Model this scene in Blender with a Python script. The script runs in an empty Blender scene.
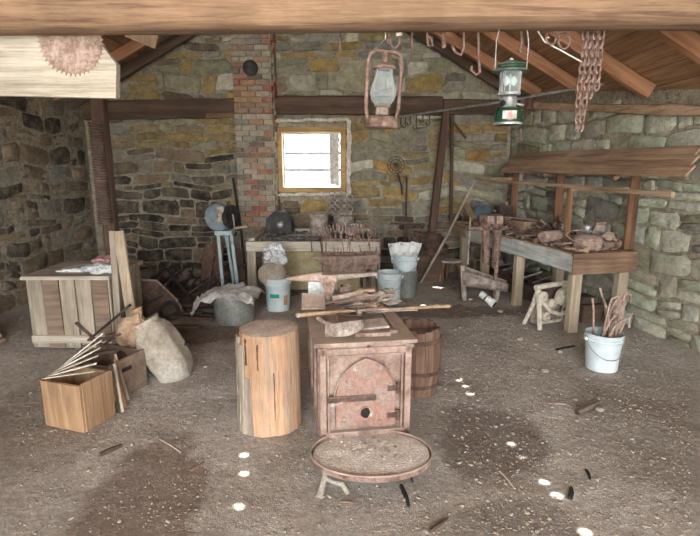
import bpy, bmesh, math, random
from mathutils import Vector, Matrix, Euler, noise
from mathutils.geometry import tessellate_polygon
random.seed(11)
PI = math.pi
SC = bpy.context.scene
C = SC.collection
F, CZ, PITCH = 500.0, 1.6, math.radians(11.6)
CP, SP = math.cos(PITCH), math.sin(PITCH)
def ray(px, py):
    xc, yc = (px-350)/F, (268-py)/F
    return Vector((xc, CP+yc*SP, -SP+yc*CP))
def at(px, py, Y):
    d = ray(px, py); return Vector((0, 0, CZ)) + d*(Y/d.y)
def G(px, py, z=0.0):
    d = ray(px, py); return Vector((0, 0, CZ)) + d*((z-CZ)/d.z)
# ------------------------------------------------------------------ materials
def ramp(nt, fac, stops):
    r = nt.nodes.new('ShaderNodeValToRGB')
    while len(r.color_ramp.elements) < len(stops): r.color_ramp.elements.new(0.5)
    for e, (p, c) in zip(r.color_ramp.elements, stops):
        e.position = p; e.color = (c[0], c[1], c[2], 1)
    nt.links.new(fac, r.inputs[0]); return r.outputs[0]
def srgb(h):
    v = [int(h[i:i+2], 16)/255 for i in (0, 2, 4)]
    return tuple(x/12.92 if x <= .04045 else ((x+.055)/1.055)**2.4 for x in v)
def newmat(name):
    m = bpy.data.materials.new(name); m.use_nodes = True
    nt = m.node_tree; b = nt.nodes['Principled BSDF']
    return m, nt, b
def mapping(nt, scale, coord='Object'):
    tc = nt.nodes.new('ShaderNodeTexCoord'); mp = nt.nodes.new('ShaderNodeMapping')
    mp.inputs['Scale'].default_value = scale
    nt.links.new(tc.outputs[coord], mp.inputs[0]); return mp.outputs[0]
def noi(nt, vec, scale, detail=6, rough=.6, dist=0):
    n = nt.nodes.new('ShaderNodeTexNoise'); n.inputs['Scale'].default_value = scale
    n.inputs['Detail'].default_value = detail; n.inputs['Roughness'].default_value = rough
    n.inputs['Distortion'].default_value = dist
    nt.links.new(vec, n.inputs['Vector']); return n.outputs[0]
def mixc(nt, fac, a, b, mode='MIX'):
    n = nt.nodes.new('ShaderNodeMix'); n.data_type = 'RGBA'; n.blend_type = mode
    for s, v in ((n.inputs[0], fac), (n.inputs[6], a), (n.inputs[7], b)):
        if isinstance(v, bpy.types.NodeSocket): nt.links.new(v, s)
        elif isinstance(v, (int, float)): s.default_value = v
        else: s.default_value = (v[0], v[1], v[2], 1)
    return n.outputs[2]
def bump(nt, b, h, strength, dist=.01):
    n = nt.nodes.new('ShaderNodeBump'); n.inputs['Strength'].default_value = strength
    n.inputs['Distance'].default_value = dist
    nt.links.new(h, n.inputs['Height']); nt.links.new(n.outputs[0], b.inputs['Normal'])
def dusty(nt, c, amt):
    g = nt.nodes.new('ShaderNodeNewGeometry'); sp = nt.nodes.new('ShaderNodeSeparateXYZ'); nt.links.new(g.outputs['Normal'], sp.inputs[0])
    v = mapping(nt, (1, 1, 1)); n = noi(nt, v, 9, 5)
    ad = nt.nodes.new('ShaderNodeMath'); ad.operation = 'MULTIPLY_ADD'; ad.inputs[1].default_value = .6; nt.links.new(n, ad.inputs[0]); nt.links.new(sp.outputs[2], ad.inputs[2])
    k = ramp(nt, ad.outputs[0], [(.55, (0, 0, 0)), (1.0, (amt,)*3)])
    return mixc(nt, k, c, srgb('b0a598'))
def M_noise(name, cols, scale=8, rough=.85, metal=0, bmp=.4, stretch=(1, 1, 1), dist=.01, lo=.3, hi=.7, detail=8, dust=0, grit=1):
    m, nt, b = newmat(name)
    v = mapping(nt, stretch); n = noi(nt, v, scale, detail)
    k = len(cols); stops = [(lo+(hi-lo)*i/max(1, k-1), srgb(c)) for i, c in enumerate(cols)]
    c = ramp(nt, n, stops)
    if grit: nf = noi(nt, mapping(nt, (1, 1, 1)), max(38, scale*4), 10, .8)
    if grit: c = mixc(nt, 1, c, ramp(nt, nf, [(.3, (.55, .54, .53)), (.5, (.98,)*3), (.7, (1.4, 1.4, 1.38))]), 'MULTIPLY')
    if dust: c = dusty(nt, c, dust)
    nt.links.new(c, b.inputs['Base Color'])
    n2 = noi(nt, v, scale*5, 6)
    bump(nt, b, n2, bmp, dist)
    b.inputs['Roughness'].default_value = rough; b.inputs['Metallic'].default_value = metal
    return m
def M_wood(name, cols, axis='z', scale=3, bmp=.5, rough=.85, stain=None):
    m, nt, b = newmat(name)
    s = {'x': (.06, 1, 1), 'y': (1, .06, 1), 'z': (1, 1, .06)}[axis]
    v = mapping(nt, s); n = noi(nt, v, scale*9, 8, .65, .6)
    k = len(cols); c = ramp(nt, n, [(.28+.44*i/(k-1), srgb(q)) for i, q in enumerate(cols)])
    v2 = mapping(nt, (1, 1, 1)); big = noi(nt, v2, scale*.9, 4)
    sh = ramp(nt, big, [(.3, (.62, .6, .58)), (.7, (1.1, 1.08, 1.05))])
    c = mixc(nt, 1.0, c, sh, 'MULTIPLY')
    s2 = {'x': (.03, 1, 1), 'y': (1, .03, 1), 'z': (1, 1, .03)}[axis]
    fg_ = noi(nt, mapping(nt, s2), scale*45, 10, .75, .3)
    c = mixc(nt, 1, c, ramp(nt, fg_, [(.3, (.5, .48, .46)), (.45, (.98,)*3), (.72, (1.3,)*3)]), 'MULTIPLY')
    if stain:
        st = ramp(nt, noi(nt, v2, scale*2.2, 6), [(.52, (0, 0, 0)), (.62, (1, 1, 1))])
        c = mixc(nt, st, c, srgb(stain))
    nt.links.new(c, b.inputs['Base Color'])
    n3 = noi(nt, v, scale*22, 6, .7, .4)
    bump(nt, b, n3, bmp, .012); b.inputs['Roughness'].default_value = rough
    return m
def M_attr(name, nscale, bmp, bd=.02, rough=.9, spread=.45):
    m, nt, b = newmat(name)
    a = nt.nodes.new('ShaderNodeVertexColor'); a.layer_name = 'Col'
    v = mapping(nt, (1, 1, 1))
    n = noi(nt, v, nscale, 9, .68)
    sh = ramp(nt, n, [(.28, (1-spread,)*3), (.72, (1+spread,)*3)])
    c = mixc(nt, 1.0, a.outputs[0], sh, 'MULTIPLY')
    # lichen and dust blotches
    st = ramp(nt, noi(nt, v, nscale*.45, 9, .75), [(.44, (0, 0, 0)), (.7, (.6, .6, .6))])
    c = mixc(nt, st, c, srgb('a89f82'))
    nt.links.new(c, b.inputs['Base Color'])
    v2 = mapping(nt, (1, 1, 1.8))
    h = noi(nt, v2, nscale*1.3, 12, .72, .3)
    bump(nt, b, h, bmp, bd); b.inputs['Roughness'].default_value = rough
    return m
def M_plain(name, col, rough=.6, metal=0, **k):
    m, nt, b = newmat(name); c = srgb(col) if isinstance(col, str) else col
    b.inputs['Base Color'].default_value = (*c, 1); b.inputs['Roughness'].default_value = rough
    b.inputs['Metallic'].default_value = metal
    for kk, vv in k.items(): b.inputs[kk].default_value = vv
    return m
MT = {}
MT['rust'] = M_noise('rust', ['4f3b32', '765e52', '907a6e', 'a49386'], 14, .85, .05, .5, dust=.55)
MT['stove'] = M_noise('stove_rust', ['5f4a41', '816a5f', '978276', 'a9998d'], 9, .8, .0, .35, dust=.7)
MT['stove_red'] = M_noise('stove_red', ['6a574c', '82695d', '937266', '8f7c72', '9d8c80'], 7, .8, .0, .4)
MT['rust_dark'] = M_noise('dark_rust', ['33261f', '523f35', '6f594c'], 12, .8, .0, .4, dust=.4)
MT['rust_pink'] = M_noise('pink_rust', ['6f594e', '937b6f', 'ab968a', 'baaca1'], 10, .85, .0, .4, dust=.5)
MT['dust_iron'] = M_noise('dusty_iron', ['5f544d', '867a70', 'a3978c', 'b8aea3'], 11, .8, .0, .4, dust=.5)
MT['black_iron'] = M_noise('black_iron', ['1c1b1b', '2f2c2b', '4a4542'], 10, .6, .3, .3)
MT['coal'] = M_noise('coal', ['2a2a2b', '4b4a48', '7a7875'], 30, .7, 0, .6, dust=.4)
MT['steel'] = M_noise('worn_steel', ['77787a', 'a5a6a5', 'c9c8c4'], 10, .45, .5, .2)
MT['blue'] = M_noise('blue_paint', ['4b565c', '64727a', '7b888d', '6c6058'], 6, .6, .1, .2, grit=0)
MT['blue_light'] = M_noise('pale_blue_paint', ['748284', '8c9a9c', '96a2a2', '7c7166'], 8, .6, .1, .2, grit=0)
MT['green_dark'] = M_plain('green_enamel', '17402f', .25)
MT['white_plastic'] = M_noise('bucket_plastic', ['b4c4c6', 'c6d5d8', 'd5e2e4', 'dbe6e7'], 5, .45, 0, .1, grit=0)
MT['green_label'] = M_plain('green_label', '1f9d85', .5)
MT['orange_label'] = M_noise('orange_label', ['c07a5c', 'b9b5a7'], 30, .5)
MT['canvas'] = M_noise('canvas', ['7f776a', '9c9485', 'ada698', 'a9aaa5'], 4, .9, 0, .5)
MT['tan_cloth'] = M_noise('tan_cloth', ['7d6853', 'a0876d', 'b8a28a'], 5, .9, 0, .5)
MT['grey_cloth'] = M_noise('grey_cloth', ['8d8d8b', 'b3b3af', 'd3d2cd'], 7, .9, 0, .5)
MT['leather'] = M_noise('brown_leather', ['2e211c', '4e3a30', '6c5446'], 5, .8, 0, .5)
MT['plastic_bag'] = M_noise('plastic_bag', ['9aa0a2', 'c2c7c8', 'e4e8e8'], 9, .35, 0, .4)
MT['galv'] = M_noise('galvanised', ['6b6d68', '83857f', '9b9c95'], 6, .7, .2, .2)
MT['sand'] = M_noise('light_dust', ['7d776b', '9c9587', 'b5ae9f'], 25, .95, 0, .6)
MT['ash'] = M_noise('ash', ['bab4aa', 'cec8be', 'dcd6cd'], 18, .95, 0, .8)
MT['pebble'] = M_noise('pebble', ['7f776c', '999083', 'aba294'], 3, .95, 0, .3)
MT['paper'] = M_noise('newsprint', ['8f9192', 'c5c8c7', 'e2e4e1', 'd5d9d6'], 12, .8, 0, .1, grit=0, lo=.35, hi=.6)
MT['white_tin'] = M_noise('white_tin', ['c3cac6', 'dce2de', 'e8ece8'], 9, .5, 0, .1)
MT['white_paint'] = M_noise('old_white_paint', ['a9a294', 'cfcabe', 'e3dfd5'], 12, .8, 0, .5)
MT['cream_iron'] = M_noise('cream_iron', ['8b7a68', 'bcb3a1', 'd2cbba', 'c5bfae'], 9, .8, .1, .4)
MT['beam'] = M_wood('hewn_beam', ['5d4637', '7f6450', '977c63', '846a53', '9a846e'], 'x', 2.4, .35, stain=None)
MT['timber_dark'] = M_wood('dark_timber', ['41332a', '5a483c', '6f5b4c'], 'x', 1.5, .5)
MT['timber_dark_z'] = M_wood('dark_post', ['3c2d25', '5d473b', '775f50'], 'z', 1.5, .5)
MT['rafter'] = M_wood('rafter_wood', ['865b42', 'a87a5c', 'bd9272'], 'x', 1.5, .4)
MT['grey_x'] = M_wood('grey_plank_x', ['8b8377', 'b0a999', 'cac4b6', 'b9b5ab'], 'x', 2, .5)
MT['grey_y'] = M_wood('grey_plank_y', ['9a9387', 'bcc2c0', 'd0d8d8', 'b5b4aa'], 'y', 2, .5)
MT['grey_z'] = M_wood('grey_plank_z', ['7f776b', 'a49b8b', 'bfb6a5'], 'z', 2, .5)
MT['brown_x'] = M_wood('brown_plank_x', ['5e4939', '8a6f5a', 'a99078'], 'x', 2, .6)
MT['brown_y'] = M_wood('brown_plank_y', ['6f5744', '9b8068', 'baa085', '9a8674'], 'y', 1.6, .6)
MT['brown_z'] = M_wood('brown_plank_z', ['553c2c', '836048', 'a28164'], 'z', 2, .5)
MT['tan_z'] = M_wood('tan_plank_z', ['8f7757', 'b0977a', 'c2ad92'], 'z', 1.5, .3)
MT['leg_wood'] = M_wood('bench_leg_wood', ['8c7d69', 'aa9c86', 'bcb09c', 'b5b0a4'], 'z', 1.5, .3)
MT['frame_wood'] = M_wood('window_wood', ['a3824f', 'bd9c6a', 'cbb083'], 'x', 2, .3)
MT['stump'] = M_wood('stump_wood', ['8f6d54', 'b58d6d', 'c6a384', 'b19a84', '978a7e'], 'z', 2.1, 1.0)
MT['stump_top'] = M_noise('stump_end', ['a99c8e', 'c6baab', 'd6ccbf'], 9, .9, 0, .5)
MT['bark'] = M_wood('bark', ['7b7064', 'a69b8c', 'c1b7a8'], 'z', 2, .9)
MT['barrel'] = M_wood('barrel_wood', ['4d3a30', '74594a', '8f7867'], 'z', 2, .5)
MT['rust_brown'] = M_noise('brown_rust', ['4a372f', '6a5248', '846d62', '99877c'], 18, .8, .05, .4)
MT['stone'] = M_attr('stone', 11, 1.0, .035, spread=.5)
MT['brick'] = M_attr('brick', 16, .9, .015, spread=.4)
MT['mortar'] = M_noise('mortar', ['756d5e', '9a917f', 'b0a895'], 14, .95, 0, .9, dist=.02)
MT['black_void'] = M_noise('painted_hole_shade', ['17130f', '2a231d'], 6, .95)  # near-black colour painting the shade inside holes and slots
def M_glass(name, rough=.05, tint='dfe8e8'):
    m, nt, b = newmat(name)
    b.inputs['Base Color'].default_value = (*srgb(tint), 1); b.inputs['Roughness'].default_value = rough
    g = nt.nodes.new('ShaderNodeBsdfTransparent'); g.inputs[0].default_value = (*srgb(tint), 1)
    fr = nt.nodes.new('ShaderNodeLayerWeight'); fr.inputs[0].default_value = .35
    mx = nt.nodes.new('ShaderNodeMixShader')
    r = ramp(nt, fr.outputs['Facing'], [(0, (.12,)*3), (1, (.7,)*3)])
    nt.links.new(r, mx.inputs[0]); nt.links.new(g.outputs[0], mx.inputs[1]); nt.links.new(b.outputs[0], mx.inputs[2])
    out = nt.nodes['Material Output']; nt.links.new(mx.outputs[0], out.inputs[0])
    return m
MT['glass'] = M_glass('lantern_glass'); MT['pane'] = M_glass('window_glass', .1, 'f4f6f6')
def M_roof():
    m, nt, b = newmat('roof_boards')
    tc = nt.nodes.new('ShaderNodeTexCoord'); sp = nt.nodes.new('ShaderNodeSeparateXYZ')
    nt.links.new(tc.outputs['Object'], sp.inputs[0])
    d = nt.nodes.new('ShaderNodeMath'); d.operation = 'MULTIPLY'; d.inputs[1].default_value = 5.2
    nt.links.new(sp.outputs[0], d.inputs[0])
    fl = nt.nodes.new('ShaderNodeMath'); fl.operation = 'FLOOR'; nt.links.new(d.outputs[0], fl.inputs[0])
    fr = nt.nodes.new('ShaderNodeMath'); fr.operation = 'FRACT'; nt.links.new(d.outputs[0], fr.inputs[0])
    wn = nt.nodes.new('ShaderNodeTexWhiteNoise'); wn.noise_dimensions = '1D'; nt.links.new(fl.outputs[0], wn.inputs['W'])
    v = mapping(nt, (1, .07, 1)); n = noi(nt, v, 26, 8, .65, .6)
    c = ramp(nt, n, [(.28, srgb('7d5b46')), (.5, srgb('a58263')), (.72, srgb('c0a07e'))])
    sh = ramp(nt, wn.outputs[0], [(0, (.7, .62, .55)), (1, (1.15, 1.1, 1.05))])
    c = mixc(nt, 1, c, sh, 'MULTIPLY')
    seam = ramp(nt, fr.outputs[0], [(0, (0, 0, 0)), (.05, (1, 1, 1))])
    c = mixc(nt, seam, (.02, .012, .008), c)
    nt.links.new(c, b.inputs['Base Color']); b.inputs['Roughness'].default_value = .85
    bump(nt, b, n, .5, .01); return m
MT['roof'] = M_roof()
def M_floor():
    m, nt, b = newmat('dirt_floor')
    v = mapping(nt, (1, 1, 1))
    n = noi(nt, v, 1.1, 6, .6, .5); n2 = noi(nt, v, 26, 12, .82)
    c = ramp(nt, n, [(.34, srgb('a0968b')), (.46, srgb('b4ada3')), (.58, srgb('c2bcb3'))])
    sh = ramp(nt, n2, [(.3, (.5,)*3), (.48, (.95,)*3), (.7, (1.5,)*3)])
    c = mixc(nt, 1, c, sh, 'MULTIPLY')
    # darker brown patches, each with its own outline and strength
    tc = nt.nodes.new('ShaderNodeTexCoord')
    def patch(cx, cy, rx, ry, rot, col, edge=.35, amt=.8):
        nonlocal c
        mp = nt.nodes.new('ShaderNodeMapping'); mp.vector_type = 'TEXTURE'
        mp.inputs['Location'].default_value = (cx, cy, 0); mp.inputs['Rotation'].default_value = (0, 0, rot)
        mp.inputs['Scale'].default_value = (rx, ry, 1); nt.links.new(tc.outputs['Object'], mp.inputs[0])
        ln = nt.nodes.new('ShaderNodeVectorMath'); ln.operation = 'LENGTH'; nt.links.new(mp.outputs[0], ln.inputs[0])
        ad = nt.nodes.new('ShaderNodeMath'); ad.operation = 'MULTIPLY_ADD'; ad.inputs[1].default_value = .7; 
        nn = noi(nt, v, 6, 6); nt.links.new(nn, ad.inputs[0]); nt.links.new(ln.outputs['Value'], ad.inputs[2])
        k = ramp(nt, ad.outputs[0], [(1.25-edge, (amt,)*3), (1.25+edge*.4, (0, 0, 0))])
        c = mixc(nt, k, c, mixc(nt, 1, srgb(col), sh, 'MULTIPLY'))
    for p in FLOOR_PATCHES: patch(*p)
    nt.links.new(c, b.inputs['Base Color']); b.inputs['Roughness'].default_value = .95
    h = noi(nt, v, 18, 12, .75)
    bump(nt, b, h, .9, .04); return m
# ------------------------------------------------------------------ mesh builder
def Rm(rx=0, ry=0, rz=0): return Euler((rx, ry, rz)).to_matrix().to_4x4()
class MB:
    def __init__(s): s.v = []; s.f = []; s.col = []
    def add(s, vs, fs, col=None):
        n = len(s.v); s.v += [Vector(v) for v in vs]; s.f += [tuple(i+n for i in f) for f in fs]
        s.col += [col]*len(fs); return s
    def box(s, c, d, R=None, taper=1.0, jit=0, col=None):
        c = Vector(c); hx, hy, hz = d[0]/2, d[1]/2, d[2]/2; vs = []
        for z, t in ((-hz, 1), (hz, taper)):
            for x, y in ((-1, -1), (1, -1), (1, 1), (-1, 1)):
                p = Vector((x*hx*t, y*hy*t, z))
                if jit: p += Vector([random.uniform(-jit, jit) for _ in range(3)])
                vs.append(c + (R @ p if R else p))
        return s.add(vs, [(3, 2, 1, 0), (4, 5, 6, 7), (0, 1, 5, 4), (1, 2, 6, 5), (2, 3, 7, 6), (3, 0, 4, 7)], col)
    def beam(s, p0, p1, w, h, roll=0, jit=0, seg=1, w1=None, h1=None, up=(0, 0, 1)):
        p0, p1 = Vector(p0), Vector(p1); d = (p1-p0).normalized(); up = Vector(up)
        if abs(d.dot(up)) > .98: up = Vector((0, 1, 0))
        sx = d.cross(up).normalized(); sz = sx.cross(d).normalized()
        if roll:
            q = Matrix.Rotation(roll, 3, d); sx = q @ sx; sz = q @ sz
        w1 = w if w1 is None else w1; h1 = h if h1 is None else h1
        vs = []; fs = []
        for i in range(seg+1):
            t = i/seg; c = p0.lerp(p1, t); ww = w+(w1-w)*t; hh = h+(h1-h)*t
            for a, b in ((-1, -.8), (-.8, -1), (.8, -1), (1, -.8), (1, .8), (.8, 1), (-.8, 1), (-1, .8)):
                p = c + sx*a*ww/2 + sz*b*hh/2
                if jit: p += (sx*random.uniform(-1, 1) + sz*random.uniform(-1, 1))*jit
                vs.append(p)
        for i in range(seg):
            for k in range(8):
                a = i*8+k; b = i*8+(k+1) % 8; fs.append((a, b, b+8, a+8))
        fs.append(tuple(range(7, -1, -1))); fs.append(tuple(seg*8+k for k in range(8)))
        return s.add(vs, fs)
    def tube(s, pts, r, n=8, closed=False):
        pts = [Vector(p) for p in pts]; m = len(pts)
        rs = r if isinstance(r, (list, tuple)) else [r]*m
        vs = []; fs = []; prev = None
        for i, p in enumerate(pts):
            if closed: d = pts[(i+1) % m]-pts[i-1]
            else: d = pts[min(i+1, m-1)]-pts[max(i-1, 0)]
            if d.length < 1e-9: d = Vector((0, 0, 1))
            d.normalize()
            if prev is None:
                a = Vector((0, 0, 1)) if abs(d.z) < .9 else Vector((1, 0, 0))
                u = d.cross(a).normalized()
            else:
                u = (prev - d*prev.dot(d))
                u = u.normalized() if u.length > 1e-6 else d.orthogonal().normalized()
            prev = u; w = d.cross(u)
            for k in range(n):
                an = 2*PI*k/n; vs.append(p+(u*math.cos(an)+w*math.sin(an))*rs[i])
        for i in range(m if closed else m-1):
            j = (i+1) % m
            for k in range(n):
                fs.append((i*n+k, i*n+(k+1) % n, j*n+(k+1) % n, j*n+k))
        if not closed:
            fs.append(tuple(range(n-1, -1, -1))); fs.append(tuple((m-1)*n+k for k in range(n)))
        return s.add(vs, fs)
    def lathe(s, prof, c=(0, 0, 0), R=None, n=28, sy=1.0, a0=0, a1=2*PI):
        c = Vector(c); vs = []; fs = []; full = abs(a1-a0-2*PI) < 1e-6
        cnt = n if full else n+1
        for r, z in prof:
            for k in range(cnt):
                an = a0+(a1-a0)*k/n; p = Vector((r*math.cos(an), r*math.sin(an)*sy, z))
                vs.append(c + (R @ p if R else p))
        for i in range(len(prof)-1):
            for k in range(n):
                k2 = (k+1) % cnt
                fs.append((i*cnt+k, i*cnt+k2, (i+1)*cnt+k2, (i+1)*cnt+k))
        if full:
            if prof[0][0] > 1e-5: fs.append(tuple(range(cnt-1, -1, -1)))
            if prof[-1][0] > 1e-5: fs.append(tuple((len(prof)-1)*cnt+k for k in range(cnt)))
        return s.add(vs, fs)
    def prism(s, poly, t, c=(0, 0, 0), R=None):   # poly in x,z ; thickness along y (centred)
        c = Vector(c); n = len(poly)
        vs = [Vector((x, -t/2, z)) for x, z in poly] + [Vector((x, t/2, z)) for x, z in poly]
        vs = [c + (R @ v if R else v) for v in vs]
        fs = [tuple(range(n)), tuple(range(2*n-1, n-1, -1))] + [(i+n, (i+1) % n+n, (i+1) % n, i) for i in range(n)]
        return s.add(vs, fs)
    def torus(s, c, R0, r, R=None, n=24, m=8, sx=1, sy=1):
        R = R or Matrix.Identity(4); c = Vector(c)
        return s.tube([c + R @ Vector((R0*sx*math.cos(2*PI*k/n), R0*sy*math.sin(2*PI*k/n), 0)) for k in range(n)], r, m, True)
    def blob(s, c, rad, amp=.15, fr=2.0, R=None, seed=0, sub=3, pw=1.0):
        bm = bmesh.new(); bmesh.ops.create_icosphere(bm, subdivisions=sub, radius=1); vs = []
        for v in bm.verts:
            p = v.co.copy()
            k = 1+amp*noise.noise(p*fr+Vector((seed*7.3, seed*3.1, seed)))+amp*.4*noise.noise(p*fr*3+Vector((seed, 5, seed)))
            q = Vector([math.copysign(abs(a)**pw, a) for a in p])
            q = Vector((q.x*rad[0]*k, q.y*rad[1]*k, q.z*rad[2]*k)); vs.append(Vector(c)+(R @ q if R else q))
        fs = [tuple(v.index for v in f.verts) for f in bm.faces]; bm.free()
        return s.add(vs, fs)
    def build(s, name, mat, parent=None, origin=None, smooth=False, bevel=0, sub=0, solid=0, hascol=False, fixn=True):
        if origin is None: origin = Vector((0, 0, 0))
        elif origin == 'auto':
            lo = min(v.z for v in s.v); n = len(s.v)
            origin = Vector((sum(v.x for v in s.v)/n, sum(v.y for v in s.v)/n, lo))
        origin = Vector(origin)
        me = bpy.data.meshes.new(name); me.from_pydata([v-origin for v in s.v], [], s.f); me.validate()
        if fixn:
            bm = bmesh.new(); bm.from_mesh(me); bmesh.ops.recalc_face_normals(bm, faces=bm.faces); bm.to_mesh(me); bm.free()
        if hascol:
            ca = me.color_attributes.new('Col', 'FLOAT_COLOR', 'CORNER')
            for p in me.polygons:
                c = s.col[p.index]
                for li in p.loop_indices: ca.data[li].color = (c[0], c[1], c[2], 1)
        me.materials.append(MT[mat] if isinstance(mat, str) else mat)
        if smooth:
            me.polygons.foreach_set('use_smooth', [True]*len(me.polygons))
        o = bpy.data.objects.new(name, me); C.objects.link(o); o.location = origin
        if smooth:
            md = o.modifiers.new('es', 'EDGE_SPLIT'); md.split_angle = math.radians(42)
        if solid:
            md = o.modifiers.new('s', 'SOLIDIFY'); md.thickness = solid; md.offset = 0
        if bevel:
            md = o.modifiers.new('b', 'BEVEL'); md.width = bevel; md.segments = 2; md.limit_method = 'ANGLE'
        if sub:
            md = o.modifiers.new('ss', 'SUBSURF'); md.levels = sub; md.render_levels = sub
        if parent: o.parent = parent
        return o
def tag(o, label, cat, group=None, kind=None):
    if label: o['label'] = label
    if cat: o['category'] = cat
    if group: o['group'] = group
    if kind: o['kind'] = kind
    return o
def st(o): o['kind'] = 'structure'; return o
def thing(name, label, cat, loc=(0, 0, 0), rz=0, group=None):
    o = bpy.data.objects.new(name, None); C.objects.link(o); o.location = loc; o.rotation_euler = (0, 0, rz)
    o.empty_display_size = .1
    return tag(o, label, cat, group)
def one(name, mb, mat, label, cat, group=None, kind=None, **k):
    k.setdefault('origin', 'auto')
    return tag(mb.build(name, mat, **k), label, cat, group, kind)
def dup(root, loc, rz=None, label=None, group=None):
    r = root.copy(); C.objects.link(r); r.location = loc
    if rz is not None: r.rotation_euler = (r.rotation_euler[0], r.rotation_euler[1], rz)
    if label: r['label'] = label
    if group: r['group'] = group
    for ch in list(root.children):
        c = ch.copy(); C.objects.link(c); c.parent = r
        for g in list(ch.children):
            d = g.copy(); C.objects.link(d); d.parent = c
    return r
def text(name, body, size, mat, parent, loc, rot, extr=.0008):
    cu = bpy.data.curves.new(name, 'FONT'); cu.body = body; cu.size = size; cu.extrude = extr
    cu.align_x = 'CENTER'; cu.align_y = 'CENTER'
    t = bpy.data.objects.new(name, cu); C.objects.link(t)
    dg = bpy.context.evaluated_depsgraph_get(); me = bpy.data.meshes.new_from_object(t.evaluated_get(dg))
    bpy.data.objects.remove(t); o = bpy.data.objects.new(name, me); C.objects.link(o)
    me.materials.clear(); me.materials.append(MT[mat]); o.location = loc; o.rotation_euler = rot
    if parent: o.parent = parent
    return o
# ------------------------------------------------------------------ shell
def zr(x): return 4.0-.58*x if x > -.598 else 4.676+.55*x      # roof underside
YB = 7.5
def wall_r(Y): return 2.3+.213*(YB-Y) if Y > 3.3 else 3.195
def poly_obj(name, outer, holes, to3, thick, mat, off=0):
    polys = [[Vector((a, b, 0)) for a, b in q] for q in [outer]+holes]
    tri = tessellate_polygon(polys); flat = [p for q in polys for p in q]
    me = bpy.data.meshes.new(name); me.from_pydata([to3(p.x, p.y) for p in flat], [], [tuple(t) for t in tri])
    bm = bmesh.new(); bm.from_mesh(me); bmesh.ops.recalc_face_normals(bm, faces=bm.faces)
    # make all normals agree with the first up/front facing one
    for f in bm.faces:
        if f.normal.dot(Vector((0.01, -1, .6))) > 0: f.normal_flip()
    bm.to_mesh(me); bm.free()
    me.materials.append(MT[mat]); o = bpy.data.objects.new(name, me); C.objects.link(o)
    md = o.modifiers.new('s', 'SOLIDIFY'); md.thickness = thick; md.offset = off
    return st(o)
# window opening in the back wall
w0 = at(281, 192, YB); w1 = at(341, 132, YB)
WX0, WX1, WZ0, WZ1 = w0.x-.0, at(344, 160, YB).x, at(300, 189, YB).z, at(300, 133, YB).z
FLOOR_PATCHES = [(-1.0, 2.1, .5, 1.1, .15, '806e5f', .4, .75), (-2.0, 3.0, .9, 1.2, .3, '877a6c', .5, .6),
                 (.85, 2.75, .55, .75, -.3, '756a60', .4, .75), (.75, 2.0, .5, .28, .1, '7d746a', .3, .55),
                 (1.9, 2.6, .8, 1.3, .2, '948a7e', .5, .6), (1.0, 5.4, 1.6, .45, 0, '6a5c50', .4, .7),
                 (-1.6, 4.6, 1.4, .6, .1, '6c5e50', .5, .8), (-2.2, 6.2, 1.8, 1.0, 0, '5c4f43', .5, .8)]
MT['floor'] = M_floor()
def fh(x, y): return .012*noise.noise(Vector((x*1.7, y*1.7, 0)))+.008*noise.noise(Vector((x*6, y*6, 3)))+.005*noise.noise(Vector((x*17, y*17, 9)))-.004
mb = MB(); nx, ny = 190, 290; vs = []
for j in range(ny+1):
    for i in range(nx+1):
        x = -4.0+7.4*i/nx; y = -3.5+11.1*j/ny; vs.append((x, y, fh(x, y)))
mb.add(vs, [(j*(nx+1)+i, j*(nx+1)+i+1, (j+1)*(nx+1)+i+1, (j+1)*(nx+1)+i) for j in range(ny) for i in range(nx)])
st(mb.build('floor', 'floor', smooth=True))
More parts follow.
